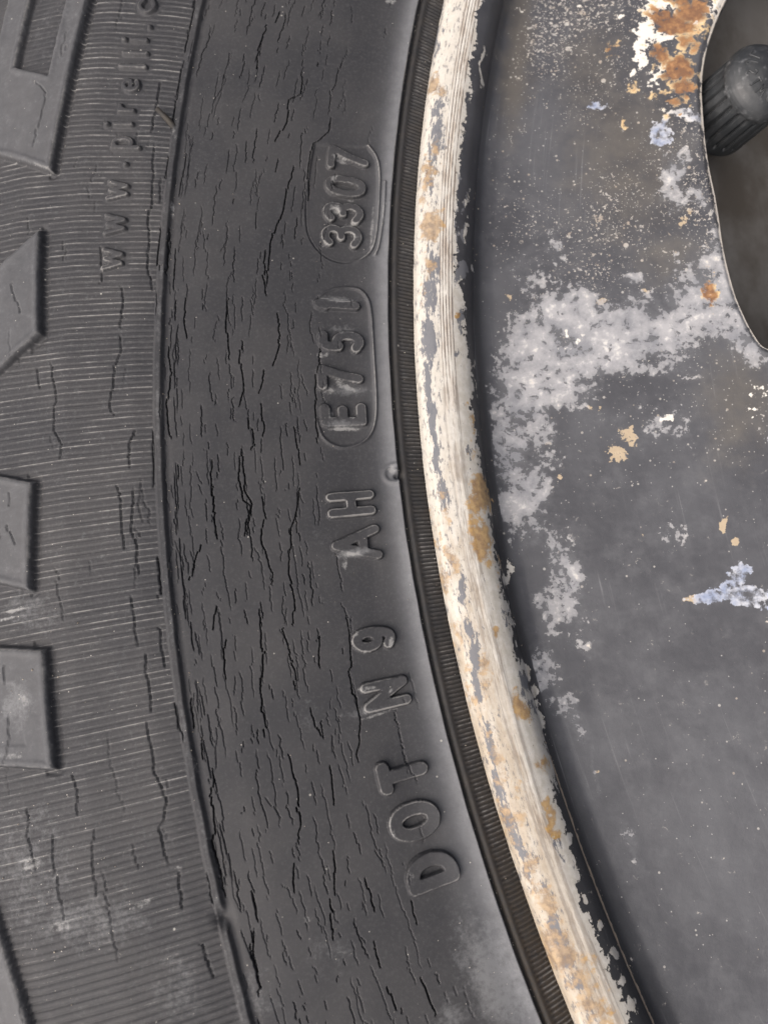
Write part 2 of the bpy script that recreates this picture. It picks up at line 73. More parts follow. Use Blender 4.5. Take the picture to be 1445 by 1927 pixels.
SCUFF = [(-217.26,-3.58,1.74,0.07,0.01,-0.36,0.85),(-218.24,-4.63,0.38,-0.11,-0.26,-0.92,0.8),(-215.06,-2.29,0.82,-0.09,-0.06,-0.48,0.6),(-217.66,15.97,0.83,-0.05,-0.07,-0.65,0.8),(-215.81,16.31,1.54,-0.97,-0.23,-0.4,0.9),(-215.29,18.14,1.31,-0.66,-0.14,-0.3,0.5),(-216.55,11.13,2.39,-0.21,-0.03,-0.26,0.95),(-217.89,12.91,0.59,-0.04,-0.1,-0.9,0.7),(-215.52,12.68,0.6,-0.05,-0.09,-0.78,0.5),(-215.55,27.19,2.44,-0.33,-0.06,-0.34,0.95),(-217.87,20.41,0.96,-0.05,-0.05,-0.46,0.8),(-214.97,23.36,0.98,-0.07,-0.13,-1.07,0.5),(-217.56,-18.39,1.44,0.01,0.01,-0.34,0.8),(-216.66,-21.21,2.4,0.42,0.04,-0.22,0.8),(-215.21,-18.94,0.47,0.3,0.15,-0.24,0.7),(-218.14,-12.23,0.67,-0.08,-0.18,-1.6,0.5),(-214.44,-13.75,0.34,-0.04,-0.1,-0.8,0.8),(-217.11,-14.57,1.67,-0.22,-0.03,-0.23,0.5),(-214.32,38.97,0.9,-0.4,-0.27,-0.59,0.9),(-212.23,36.94,1.5,-0.22,-0.07,-0.35,0.7),(-212.26,40.28,1.28,-0.07,-0.04,-0.28,0.6),(-212.86,45.65,1.19,-0.67,-0.18,-0.32,0.9),(-213.94,43.08,0.59,0.35,0.19,-0.49,0.7),(-211.97,42.56,1.23,-0.31,-0.08,-0.28,0.5),(-216.14,34.18,0.74,-0.02,-0.08,-0.69,0.5),(-212.27,35.1,0.63,-0.04,-0.11,-0.84,0.6),(-210.19,36.45,0.25,-0.02,-0.81,-4.19,0.8),(-208.51,38.57,0.25,-0.03,-0.69,-3.53,0.7),(-211.98,5.79,0.48,-0.04,-0.08,-0.63,0.9),(-216.7,-27.55,0.54,0.03,0.13,-1.38,0.4),(-216.8,-32.82,0.42,0.04,0.23,-1.54,0.6),(-215.63,-33.01,1.39,-0.23,-0.11,-0.91,0.35),(-215.28,-37.94,0.73,0.05,0.3,-1.99,0.5),(-216.6,40.84,0.19,-0.0,-0.49,-4.21,0.3),(-231.97,49.99,0.44,0.04,0.1,-1.44,0.6),(-233.12,40.14,0.31,-0.04,-0.1,-1.25,0.8),(-233.93,40.23,0.25,-0.05,-0.33,-2.05,0.5),(-253.06,-14.81,0.9,-0.11,-0.05,-1.11,0.7),(-255.27,-20.39,2.55,-0.46,-0.07,-0.43,0.7),(-254.63,-5.11,1.93,0.18,0.09,-0.35,0.8),(-255.66,-5.85,1.62,0.15,0.06,-0.24,0.8),(-241.77,-36.29,1.36,0.3,0.12,-0.38,0.7),(-237.74,-33.49,0.53,-0.37,-0.24,-0.32,0.6),(-250.5,-37.58,1.78,0.2,0.13,-0.69,0.7),(-253.85,-31.47,1.48,0.1,0.13,-0.83,0.8),(-235.46,-23.76,0.32,0.02,0.22,-1.58,0.6),(-234.66,-31.13,0.32,0.02,0.29,-2.02,0.4),(-233.27,-43.57,0.4,0.06,0.97,-3.68,0.5),(-222.97,-43.22,0.71,-0.12,-0.08,-0.75,0.6),(-225.73,-39.88,0.71,-0.12,-0.05,-0.48,0.6),(-203.66,67.68,0.82,0.02,-0.06,-0.46,0.9)]
VALVE = ([-159.87,52.11,-19.0],[-162.16,47.52,-1.0])
CAPSIGN = -1
TYRE = [(204,-6),(206,-3.6),(208,-1.5),(209.4,-0.55),(210.6,-0.05),(211.2,0.1),(212.5,0.5),(214.2,1.15),(216,1.6),(220,2.9),(226,4.7),(232,6.2),(235.5,6.8),(237,7.0),(240,7.5),(248,7.9),(256,7.2),(264,5.2),(272,1.5),(282,-6),(292,-17),(300,-32),(305,-50),(308,-75),(309,-95),(308,-120),(304,-148),(294,-172),(275,-184),(250,-187)]
RIM = [(28,-15),(60,-13),(90,-8),(120,-5.5),(150,-6.2),(165,-7.0),(178,-7.3),(188,-7.2),(194,-7.0),(198.6,-6.6),(200.3,-6.0),(200.95,-5.1),(201.25,-3.3),(201.9,-1.8),(202.8,-0.9),(203.8,-0.2),(205,0.15),(206,0.25),(207.3,0.1),(208.0,-0.5),(208.3,-1.5)]
rng = np.random.default_rng(7)

def smooth_interp(tab, r, sm=0.35, lo=None, hi=None):
    a = np.array(tab, float)
    lo = a[0,0]-3 if lo is None else lo
    hi = a[-1,0]+3 if hi is None else hi
    x = np.arange(lo, hi, 0.02)
    y = np.interp(x, a[:,0], a[:,1])
    k = np.arange(-60, 61)*0.02
    g = np.exp(-(k/sm)**2/2); g /= g.sum()
    y = np.convolve(np.pad(y, 60, mode='edge'), g, 'valid')
    return np.interp(r, x, y)

def ss(e0, e1, x):
    t = np.clip((x-e0)/(e1-e0), 0, 1)
    return t*t*(3-2*t)

PERM = rng.integers(0, 256, 65536)
GA = rng.random(256)*2*np.pi
GX, GY = np.cos(GA), np.sin(GA)
def perlin(x, y):
    xi = np.floor(x).astype(np.int64); yi = np.floor(y).astype(np.int64)
    fx = x-xi; fy = y-yi
    u = fx*fx*fx*(fx*(fx*6-15)+10); v = fy*fy*fy*(fy*(fy*6-15)+10)
    def g(dx, dy):
        h = PERM[(PERM[(xi+dx) & 65535]*257 + (yi+dy)*71) & 65535]
        return GX[h]*(fx-dx)+GY[h]*(fy-dy)
    a = g(0,0); b = g(1,0); c = g(0,1); d = g(1,1)
    return (a+u*(b-a)) + v*((c+u*(d-c))-(a+u*(b-a)))
def fbm(x, y, n=4):
    s = 0; a = 1.0
    for k in range(n):
        s = s + a*perlin(x*2**k+13.7*k, y*2**k+5.1*k); a *= 0.5
    return s

def seg_dist(px, py, pts):
    d = np.full(px.shape, 1e9)
    for (x0, y0), (x1, y1) in zip(pts[:-1], pts[1:]):
        vx, vy = x1-x0, y1-y0
        t = np.clip(((px-x0)*vx+(py-y0)*vy)/max(vx*vx+vy*vy, 1e-12), 0, 1)
        d = np.minimum(d, np.hypot(px-x0-t*vx, py-y0-t*vy))
    return d
def poly_sdf(px, py, pts):           # negative inside
    d = seg_dist(px, py, list(pts)+[pts[0]])
    ins = np.zeros(px.shape, bool)
    n = len(pts)
    for i in range(n):
        x0, y0 = pts[i]; x1, y1 = pts[(i+1) % n]
        if y0 == y1: continue
        c = ((y0 > py) != (y1 > py)) & (px < (x1-x0)*(py-y0)/(y1-y0)+x0)
        ins ^= c
    return np.where(ins, -d, d)
def box_blur(a, n0, n1):
    for ax, n in ((0, n0), (1, n1)):
        k = 2*n+1
        pad = [(0,0),(0,0)]; pad[ax] = (n+1, n)
        c = np.cumsum(np.pad(a, pad, mode='edge'), axis=ax)
        a = (np.take(c, range(k, c.shape[ax]), ax) - np.take(c, range(0, c.shape[ax]-k), ax))/k
    return a

# ------------------------------------------------------------------ meshes
def link(o, parent=None):
    S.collection.objects.link(o)
    if parent is not None: o.parent = parent
    return o
def mesh_obj(name, co, quads, mat, parent=None, attrs=None, normals=None):
    me = bpy.data.meshes.new(name)
    nv, nf = len(co), len(quads)
    k = quads.shape[1]
    me.vertices.add(nv); me.loops.add(nf*k); me.polygons.add(nf)
    me.vertices.foreach_set("co", np.ascontiguousarray(co*MM, dtype=np.float32).ravel())
    me.loops.foreach_set("vertex_index", np.ascontiguousarray(quads, dtype=np.int32).ravel())
    me.polygons.foreach_set("loop_start", np.arange(0, nf*k, k, dtype=np.int32))
    me.update(calc_edges=True)
    me.polygons.foreach_set("use_smooth", np.ones(nf, bool))
    for key, v in (attrs or {}).items():
        if v.ndim == 2:
            a = me.attributes.new(key, 'FLOAT_VECTOR', 'POINT'); a.data.foreach_set("vector", np.ascontiguousarray(v, np.float32).ravel())
        else:
            a = me.attributes.new(key, 'FLOAT', 'POINT'); a.data.foreach_set("value", np.ascontiguousarray(v, np.float32))
    if normals is not None:
        a = me.attributes.new("custom_normal", 'FLOAT_VECTOR', 'POINT')
        a.data.foreach_set("vector", np.ascontiguousarray(normals, np.float32).ravel())
    me.materials.append(mat)
    me.update()
    return link(bpy.data.objects.new(name, me), parent)
def grid_normals(co):
    du = np.gradient(co, axis=0); dv = np.gradient(co, axis=1)
    n = np.cross(dv, du)
    n /= np.maximum(np.linalg.norm(n, axis=2, keepdims=True), 1e-12)
    return n
def grid_piece(name, co, nor, facemask, mat, parent, attrs):
    """faces of a (theta, r) grid where facemask holds, as one object sharing the grid's normals"""
    nu, nv = co.shape[:2]
    i, j = np.nonzero(facemask)
    a = i*nv+j
    q = np.stack([a, a+1, a+nv+1, a+nv], 1)
    used, inv = np.unique(q.ravel(), return_inverse=True)
    q = inv.reshape(q.shape)
    at = {k: (v.reshape(-1, v.shape[2]) if v.ndim == 3 else v.ravel())[used] for k, v in attrs.items()}
    return mesh_obj(name, co.reshape(-1, 3)[used], q, mat, parent, at, nor.reshape(-1, 3)[used])
def revolve(name, tab, th, mat, parent=None):
    r = np.array([p[0] for p in tab], float); z = np.array([p[1] for p in tab], float)
    T, R = np.meshgrid(np.radians(th), r, indexing='ij')
    co = np.stack([R*np.cos(T), R*np.sin(T), np.broadcast_to(z, R.shape)], 2)
    n = grid_normals(co)
    return grid_piece(name, co, n, np.ones((len(th)-1, len(r)-1), bool), mat, parent, {})

# ------------------------------------------------------------------ shader helpers
class NT:
    def __init__(s, name):
        s.m = bpy.data.materials.new(name); s.m.use_nodes = True
        s.t = s.m.node_tree; s.b = s.t.nodes["Principled BSDF"]
    def put(s, sock, v):
        if hasattr(v, "links"): s.t.links.new(v, sock)
        elif v is not None: sock.default_value = v
    def math(s, op, a, b=None, c=None, clamp=False):
        n = s.t.nodes.new("ShaderNodeMath"); n.operation = op; n.use_clamp = clamp
        for k, v in enumerate((a, b, c)):
            if v is not None: s.put(n.inputs[k], v)
        return n.outputs[0]
    def add(s, a, b): return s.math('ADD', a, b)
    def mul(s, a, b): return s.math('MULTIPLY', a, b)
    def step(s, x, a, b):
        n = s.t.nodes.new("ShaderNodeMapRange"); n.interpolation_type = 'SMOOTHSTEP'
        s.put(n.inputs[0], x); n.inputs[1].default_value = a; n.inputs[2].default_value = b
        return n.outputs[0]
    def mix(s, f, a, b):
        n = s.t.nodes.new("ShaderNodeMix"); n.data_type = 'RGBA'
        s.put(n.inputs[0], f); s.put(n.inputs[6], a if hasattr(a, "links") else (*a, 1)); s.put(n.inputs[7], b if hasattr(b, "links") else (*b, 1))
        return n.outputs[2]
    def attr(s, name, vec=False):
        n = s.t.nodes.new("ShaderNodeAttribute"); n.attribute_name = name
        return n.outputs["Vector" if vec else "Fac"]
    def obj(s):                    # object coordinates in mm
        n = s.t.nodes.new("ShaderNodeTexCoord")
        return s.vmul(n.outputs["Object"], (1000, 1000, 1000))
    def vmul(s, v, k):
        n = s.t.nodes.new("ShaderNodeVectorMath"); n.operation = 'MULTIPLY'
        s.put(n.inputs[0], v); n.inputs[1].default_value = k
        return n.outputs[0]
    def noise(s, v, scale, detail=3, rough=0.55, dist=0.0, col=False):
        n = s.t.nodes.new("ShaderNodeTexNoise"); s.put(n.inputs["Vector"], v)
        n.inputs["Scale"].default_value = scale; n.inputs["Detail"].default_value = detail
        n.inputs["Roughness"].default_value = rough; n.inputs["Distortion"].default_value = dist
        return n.outputs["Color" if col else "Fac"]
    def voro(s, v, scale, out="Distance", rnd=1.0):
        n = s.t.nodes.new("ShaderNodeTexVoronoi"); s.put(n.inputs["Vector"], v)
        n.inputs["Scale"].default_value = scale; n.inputs["Randomness"].default_value = rnd
        return n.outputs["Distance"], n.outputs["Color"]
    def sep(s, c):
        n = s.t.nodes.new("ShaderNodeSeparateXYZ"); s.put(n.inputs[0], c)
        return n.outputs
    def specks(s, v, scale, radius, density):
        """round specks: a random share `density` (value or socket) of voronoi cells carries a dot"""
        d, c = s.voro(v, scale)
        x = s.sep(c)
        size = s.mul(s.add(x[1], 0.25), radius)
        dot = s.step(s.math('SUBTRACT', size, d), 0.0, radius*0.35)
        on = s.math('GREATER_THAN', density, x[0])
        return s.mul(dot, on)
    def bump(s, h, dist, strength=1.0, prev=None):
        n = s.t.nodes.new("ShaderNodeBump"); n.inputs["Strength"].default_value = strength
        n.inputs["Distance"].default_value = dist*MM
        s.put(n.inputs["Height"], h)
        if prev is not None: s.put(n.inputs["Normal"], prev)
        return n.outputs[0]
    def done(s, color, rough, normal=None, spec=0.5, metal=None):
        s.put(s.b.inputs["Base Color"], color if hasattr(color, "links") else (*color, 1))
        s.put(s.b.inputs["Roughness"], rough); s.put(s.b.inputs["Specular IOR Level"], spec)
        if normal is not None: s.put(s.b.inputs["Normal"], normal)
        if metal is not None: s.put(s.b.inputs["Metallic"], metal)
        return s.m

def rubber_material():
    k = NT("aged_rubber"); v = k.obj()
    pol = k.attr("polar", True)
    cloud = k.noise(v, 0.09, 5, 0.6)
    fine = k.noise(v, 3.0, 4, 0.65)
    base = k.mix(k.step(cloud, 0.35, 0.68), (0.0245, 0.025, 0.0280), (0.0365, 0.0362, 0.0380))
    base = k.mix(k.mul(k.step(fine, 0.45, 0.75), 0.35), base, (0.075, 0.075, 0.077))
    dust = k.attr("dust"); wear = k.attr("wear")
    dn = k.noise(v, 0.7, 6, 0.72)
    dn2 = k.noise(v, 2.2, 5, 0.75)
    dm = k.step(k.add(dust, k.add(k.mul(k.add(dn, -0.5), 1.5), k.mul(k.add(dn2, -0.5), 1.6))), 0.22, 1.15)
    base = k.mix(k.mul(dm, 0.38), base, (0.235, 0.24, 0.245))
    base = k.mix(k.mul(k.attr("crest"), k.add(0.30, k.mul(dn, 0.8))), base, (0.185, 0.190, 0.200))
    scm = k.step(k.add(k.attr("scuff"), k.add(k.mul(k.add(k.noise(v, 1.7, 6, 0.75), -0.5), 1.7), k.mul(wear, 0.35))), 0.50, 0.95)
    base = k.mix(k.mul(scm, 0.62), base, (0.26, 0.26, 0.255))
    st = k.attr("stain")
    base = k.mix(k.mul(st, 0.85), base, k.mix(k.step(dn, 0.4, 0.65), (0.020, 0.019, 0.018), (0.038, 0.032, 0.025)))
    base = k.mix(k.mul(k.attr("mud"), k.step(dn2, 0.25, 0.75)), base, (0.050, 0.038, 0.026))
    wn_ = k.noise(v, 1.6, 5, 0.7)
    wm = k.step(k.add(wear, k.mul(k.add(wn_, -0.5), 0.9)), 0.28, 0.85)
    base = k.mix(k.mul(wm, 0.6), base, (0.24, 0.235, 0.225))
    sp = k.specks(v, 0.85, 0.11, k.mul(k.step(k.noise(v, 0.16, 3, 0.6), 0.46, 0.72), 0.5))
    base = k.mix(k.mul(sp, 0.7), base, (0.33, 0.32, 0.29))
    sp2 = k.specks(v, 2.6, 0.16, k.add(0.03, k.mul(dust, 0.28)))
    base = k.mix(k.mul(sp2, 0.75), base, (0.42, 0.40, 0.36))
    pit = k.noise(v, 9.0, 3, 0.6)
    nor = k.bump(pit, 0.035, 0.55)
    nor = k.bump(k.noise(k.vmul(pol, (1.6, 0.5, 1)), 1.0, 4, 0.6), 0.10, 0.07, nor)
    rough = k.add(0.58, k.mul(fine, 0.2))
    return k.done(base, rough, nor, 0.34)

def painted_steel_material():
    k = NT("weathered_wheel_paint"); v = k.obj()
    pol = k.attr("polar", True)
    A = lambda n: k.attr(n)
    big = k.noise(v, 0.075, 5, 0.6, 0.4)
    mid = k.noise(v, 0.35, 6, 0.66)
    fine = k.noise(v, 1.15, 5, 0.60)
    vfine = k.noise(v, 5.0, 4, 0.7)
    # black paint, hazed and dusty
    col = k.mix(k.step(big, 0.32, 0.70), (0.046, 0.047, 0.053), (0.074, 0.076, 0.083))
    col = k.mix(k.mul(k.step(mid, 0.42, 0.72), 0.42), col, (0.100, 0.103, 0.111))
    brown = k.step(k.add(A("brown"), k.mul(k.add(mid, -0.5), 0.8)), 0.05, 0.75)
    col = k.mix(k.mul(brown, 0.7), col, (0.098, 0.088, 0.073))
    wall = A("wall")                                      # black paint on the flange's inner wall, with its shade painted in
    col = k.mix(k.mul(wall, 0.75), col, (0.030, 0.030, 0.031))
    # peppering of tan and white specks
    dens = k.add(0.02, k.mul(A("speck"), 0.62))
    s1 = k.specks(v, 0.62, 0.20, k.mul(dens, 0.40))
    s2 = k.specks(v, 1.5, 0.24, dens)
    s3 = k.specks(v, 3.4, 0.26, k.mul(dens, 0.9))
    tint = k.sep(k.noise(v, 0.5, 2, 0.5, 0, True))
    tanc = k.mix(k.step(tint[0], 0.4, 0.62), (0.42, 0.405, 0.375), (0.33, 0.285, 0.235))
    ragged = k.step(k.add(fine, 0.12), 0.40, 0.58)
    col = k.mix(k.mul(k.mul(s1, ragged), 0.8), col, tanc)
    col = k.mix(k.mul(k.mul(s2, ragged), 0.6), col, tanc)
    col = k.mix(k.mul(s3, 0.55), col, (0.46, 0.45, 0.43))
    chip = k.noise(v, 1.15, 4, 0.62, 0.6)
    cmask = k.step(k.add(chip, k.mul(A("speck"), 0.20)), 0.80, 0.84)
    col = k.mix(k.mul(cmask, 0.7), col, tanc)
    chip2 = k.noise(v, 2.6, 3, 0.6, 0.4)
    cmask2 = k.step(k.add(chip2, k.mul(A("speck"), 0.20)), 0.79, 0.825)
    col = k.mix(k.mul(cmask2, 0.75), col, (0.44, 0.41, 0.37))
    def layer(attr, amp, lo, hi, m=0.8):
        n = k.add(k.mul(k.add(fine, -0.5), amp), k.mul(k.add(mid, -0.5), amp*m))
        return k.mul(k.step(k.add(A(attr), n), lo, hi), k.step(A(attr), 0.05, 0.16))
    scr = k.noise(k.vmul(pol, (2.4, 0.035, 1)), 1.0, 4, 0.6)
    col = k.mix(k.mul(k.step(scr, 0.60, 0.72), k.mul(k.step(big, 0.4, 0.62), 0.38)), col, (0.22, 0.22, 0.225))
    dab = k.step(k.add(chip, k.mul(mid, 0.35)), 0.84, 0.93)
    col = k.mix(k.mul(dab, 0.45), col, (0.27, 0.255, 0.235))
    tm = layer("tan", 2.2, 0.40, 0.52)
    col = k.mix(tm, col, k.mix(fine, (0.44, 0.36, 0.25), (0.28, 0.22, 0.15)))
    haze = layer("grey", 0.9, 0.12, 0.75)
    col = k.mix(k.mul(haze, 0.34), col, (0.20, 0.205, 0.215))
    gm = layer("grey", 1.9, 0.46, 0.52, 1.25)
    gm = k.mul(gm, k.step(k.noise(v, 0.7, 5, 0.66, 0.5), 0.37, 0.41))
    gcol = k.mix(k.step(mid, 0.35, 0.65), (0.175, 0.180, 0.194), (0.30, 0.30, 0.307))
    gcol = k.mix(k.step(k.add(k.mul(fine, 0.5), k.mul(mid, 0.5)), 0.545, 0.68), gcol, (0.50, 0.49, 0.475))
    col = k.mix(k.mul(gm, k.add(0.62, k.mul(k.step(A("grey"), 0.35, 0.85), 0.38))), col, gcol)
    hm = layer("white", 2.3, 0.42, 0.56)
    hcol = k.mix(A("blue"), (0.60, 0.575, 0.52), k.mix(k.step(mid, 0.35, 0.68), (0.44, 0.45, 0.47), (0.21, 0.25, 0.35)))
    col = k.mix(k.mul(hm, k.math('SUBTRACT', 1.0, k.mul(A("blue"), k.step(fine, 0.62, 0.35)))), col, hcol)
    rm = layer("rust", 2.7, 0.30, 0.72)
    rcol = k.mix(k.step(fine, 0.42, 0.78), (0.15, 0.078, 0.043), (0.33, 0.175, 0.075))
    rcol = k.mix(k.step(k.add(A("rust"), k.mul(k.add(fine, -0.5), 1.1)), 0.70, 0.30), rcol, (0.52, 0.39, 0.22))
    col = k.mix(rm, col, rcol)
    # cream primer laid bare on the flange
    edge_n = k.add(k.mul(k.add(fine, -0.5), 2.4), k.mul(k.add(mid, -0.5), 2.3))
    cm = k.step(k.add(A("cream"), edge_n), -0.04, 0.05)
    brushed = k.noise(k.vmul(pol, (3.0, 0.16, 1)), 1.0, 6, 0.7)
    ccol = k.mix(k.step(fine, 0.35, 0.7), (0.45, 0.425, 0.37), (0.54, 0.52, 0.475))
    ccol = k.mix(k.mul(k.step(brushed, 0.5, 0.72), 0.6), ccol, (0.44, 0.41, 0.365))
    ccol = k.mix(k.mul(k.specks(v, 2.4, 0.2, 0.16), 0.7), ccol, (0.22, 0.20, 0.18))
    # outer facet of the flange: warmer and pitted
    facet = A("facet")
    smear = k.noise(k.vmul(pol, (0.9, 0.20, 1)), 1.0, 6, 0.68)
    warm = k.step(k.add(k.mul(k.add(smear, -0.5), 2.2), A("warmth")), 0.35, 1.15)
    ccol = k.mix(k.mul(facet, 0.5), ccol, (0.45, 0.42, 0.37))
    ccol = k.mix(k.mul(warm, 0.8), ccol, k.mix(fine, (0.22, 0.175, 0.125), (0.45, 0.38, 0.285)))
    pitn = k.step(k.add(k.noise(k.vmul(pol, (1.3, 0.36, 1)), 1.9, 7, 0.75), k.mul(facet, 0.05)), 0.575, 0.66)
    ccol = k.mix(k.mul(k.mul(pitn, facet), 0.8), ccol, (0.085, 0.088, 0.10))
    # turned scratch lines
    rsep = k.sep(pol)[0]
    lw = k.noise(k.vmul(pol, (0.9, 0.012, 1)), 1.0, 2, 0.5)
    line = k.add(k.mul(k.math('SINE', k.add(k.mul(rsep, 17.0), k.mul(lw, 9.0))), 0.16), k.add(k.mul(lw, 0.5), 0.22))
    line = k.add(k.mul(line, A("turned")), k.mul(k.noise(k.vmul(pol, (2.6, 0.05, 1)), 1.0, 5, 0.65), k.math('SUBTRACT', 1.0, A("turned"))))
    brk = k.noise(k.vmul(pol, (1.5, 0.22, 1)), 1.0, 5, 0.7)
    lz = A("lines")
    lm = k.mul(k.step(k.add(line, k.mul(k.add(brk, -0.5), 0.60)), 0.475, 0.545), lz)
    ccol = k.mix(k.mul(lz, 0.5), ccol, k.mix(k.step(brk, 0.4, 0.65), (0.62, 0.60, 0.55), (0.36, 0.27, 0.20)))
    ccol = k.mix(k.mul(lm, 0.85), ccol, (0.10, 0.085, 0.075))
    stn = k.step(k.add(A("streak"), k.add(k.mul(k.add(k.noise(k.vmul(pol, (1.5, 0.33, 1)), 1.5, 7, 0.75), -0.5), 2.9), k.mul(k.add(fine, -0.5), 0.9))), 0.40, 0.50)
    ccol = k.mix(k.mul(stn, 0.92), ccol, (0.105, 0.11, 0.125))
    fr = layer("frust", 2.3, 0.22, 0.80, 1.5)
    frc = k.mix(k.step(fine, 0.38, 0.66), (0.17, 0.112, 0.066), (0.36, 0.25, 0.135))
    frc = k.mix(facet, k.mix(k.step(fine, 0.38, 0.66), (0.24, 0.125, 0.035), (0.42, 0.25, 0.068)), frc)
    ccol = k.mix(k.mul(fr, 0.8), ccol, frc)
    col = k.mix(cm, col, ccol)
    # thin worn line where disc and flange meet, and worn lip of the opening
    sm_ = k.step(k.add(A("seam"), k.mul(k.add(fine, -0.5), 1.2)), 0.5, 0.62)
    col = k.mix(k.mul(sm_, 0.85), col, (0.46, 0.37, 0.27))
    lip = k.step(k.add(A("lip"), k.add(k.mul(k.add(fine, -0.5), 2.0), k.mul(k.add(mid, -0.5), 2.2))), 0.55, 0.75)
    col = k.mix(k.mul(lip, 0.9), col, (0.50, 0.465, 0.41))
    relief = k.add(k.mul(cm, -0.6), k.add(k.mul(gm, -0.5), k.mul(rm, 0.25)))
    nor = k.bump(relief, 0.12, 0.8)
    nor = k.bump(fine, 0.10, 0.28, nor)
    nor = k.bump(vfine, 0.03, 0.5, nor)
    rough = k.add(0.38, k.mul(k.add(k.mul(cm, 0.4), k.mul(k.add(gm, rm), 0.4)), 0.45))
    rough = k.add(rough, k.mul(mid, 0.18))
    return k.done(col, rough, nor, 0.42)

def simple_material(name, c0, c1, rough, scale, bump=0.1, spec=0.4):
    k = NT(name); v = k.obj()
    n = k.noise(v, scale, 6, 0.65)
    return k.done(k.mix(k.step(n, 0.35, 0.68), c0, c1), rough, k.bump(n, bump, 0.5), spec)

RUBBER = rubber_material()
PAINT = painted_steel_material()
WELL = simple_material("dusty_dark_steel", (0.085, 0.075, 0.064), (0.175, 0.168, 0.16), 0.8, 0.05)
CONCRETE = simple_material("pale_concrete", (0.26, 0.25, 0.235), (0.38, 0.37, 0.35), 0.9, 0.02, 0.8)

# ------------------------------------------------------------------ ground and the wheel's base
gw = 60000.0
ground = mesh_obj("ground", np.array([(-gw,-gw,-188.5),(gw,-gw,-188.5),(gw,gw,-188.5),(-gw,gw,-188.5)], float), np.array([[0,1,2,3]]), CONCRETE)
ground["kind"] = "structure"
ground["label"] = "pale concrete ground under the wheel"
wheel = bpy.data.objects.new("wheel", None)
link(wheel)
wheel["label"] = "weathered vehicle wheel lying face up, cracked black tyre on a rusty rim"
wheel["category"] = "wheel"

# ------------------------------------------------------------------ tyre sidewall as a relief on a (theta, r) grid
def theta_grid(a, b, step_deg, coarse=2.5):
    fine = np.arange(a, b, step_deg)
    rest = np.arange(b, a+360, coarse)
    return np.concatenate([fine, rest, [a+360]]), len(fine)
th, NF = theta_grid(157.6, 198.2, 0.12/225*180/np.pi)
rr = np.concatenate([np.arange(204.5, 207.4, 0.35), np.arange(207.4, 211.9, 0.08), np.arange(211.9, 219, 0.1), np.arange(219, 237.9, 0.066), np.arange(237.9, 266.5, 0.13), np.array([267.2,268.5,270,272.5,275,278,282,287,292,296,300,303,305.5,307.5,308.6,309,308.8])])
nr_ring = len(rr)-1
# below the tread's widest point the profile folds back, so parametrise the tail separately
tail = [(309,-95),(308,-120),(304,-148),(294,-172),(275,-184),(250,-187)]
zz = smooth_interp(TYRE[:-6]+[(309,-95)], rr[:-1])
rr = np.concatenate([rr[:-1], [p[0] for p in tail]]); zz = np.concatenate([zz, [p[1] for p in tail]])
nr_, nz_ = -np.gradient(zz), np.gradient(rr)
ln = np.hypot(nr_, nz_); nr_ /= ln; nz_ /= ln
NR = nr_ring
T, R = np.meshgrid(th, rr, indexing='ij')
SA = (T-178.0)*np.pi/180                        # radians along the arc
ARC = SA*225.0
fineR = np.zeros_like(R, bool); fineR[:NF, :NR] = True

h = 0.035*fbm(ARC*0.10, R*0.16, 3)
# bead strip: fine radial knurl under the flange, a soft ridge, then the groove
kn = 0.8*np.abs(np.sin(SA*209.5*np.pi/0.48))
jag = 0.2*perlin(ARC*1.7, R*0+3)
h += -0.17*ss(0.75, 0.15, kn)*ss(210.25+0, 209.75, R+jag)*ss(207.0, 207.6, R)
h += 0.16*np.exp(-((R-210.45)/0.28)**2) - 0.30*np.exp(-((R-211.05)/0.16)**2)
ew = 0.06*perlin(ARC*0.25, R*0+9)
crest = np.where(R+ew > 211.38, 0.62*np.exp(-(R+ew-211.38)/1.15), 0.62*ss(211.12, 211.38, R+ew))
h += crest
# step at the edge of the ribbed band
lipw = 0.10*perlin(ARC*0.35, R*0+21)+0.03*perlin(ARC*2.1, R*0+2)
rl = R+lipw
notch = np.exp(-((ARC-(NOTCH[0][1]-178.0)*np.pi/180*225)/0.75)**2)
lip = ss(236.45, 236.95, rl)*(1-notch*ss(238.6, 236.9, rl))
h += 0.46*lip - 0.24*lip*ss(237.45, 237.75, rl) - 0.07*np.exp(-((rl-236.2)/0.3)**2) - 0.5*notch*np.exp(-((R-237.0)/0.7)**2)
# ribs
PITCH = 0.00291
ph = SA/PITCH + 0.05*perlin(ARC*0.3, R*0.3)
dg = np.abs(ph-np.round(ph))*PITCH*R             # mm from the nearest groove
rcrest = np.exp(-(((ph-np.round(ph))*PITCH*R+0.17)/0.07)**2)
rough_r = 0.02*perlin(ARC*2.3, R*1.1)
band = ss(237.55, 237.85, rl)*ss(270, 266, R)
wid = 0.062+0.055*ss(182, 193, T)
ribs = -(0.11+0.11*ss(183, 194, T))*np.exp(-(dg/wid)**2) + 0.05*rcrest
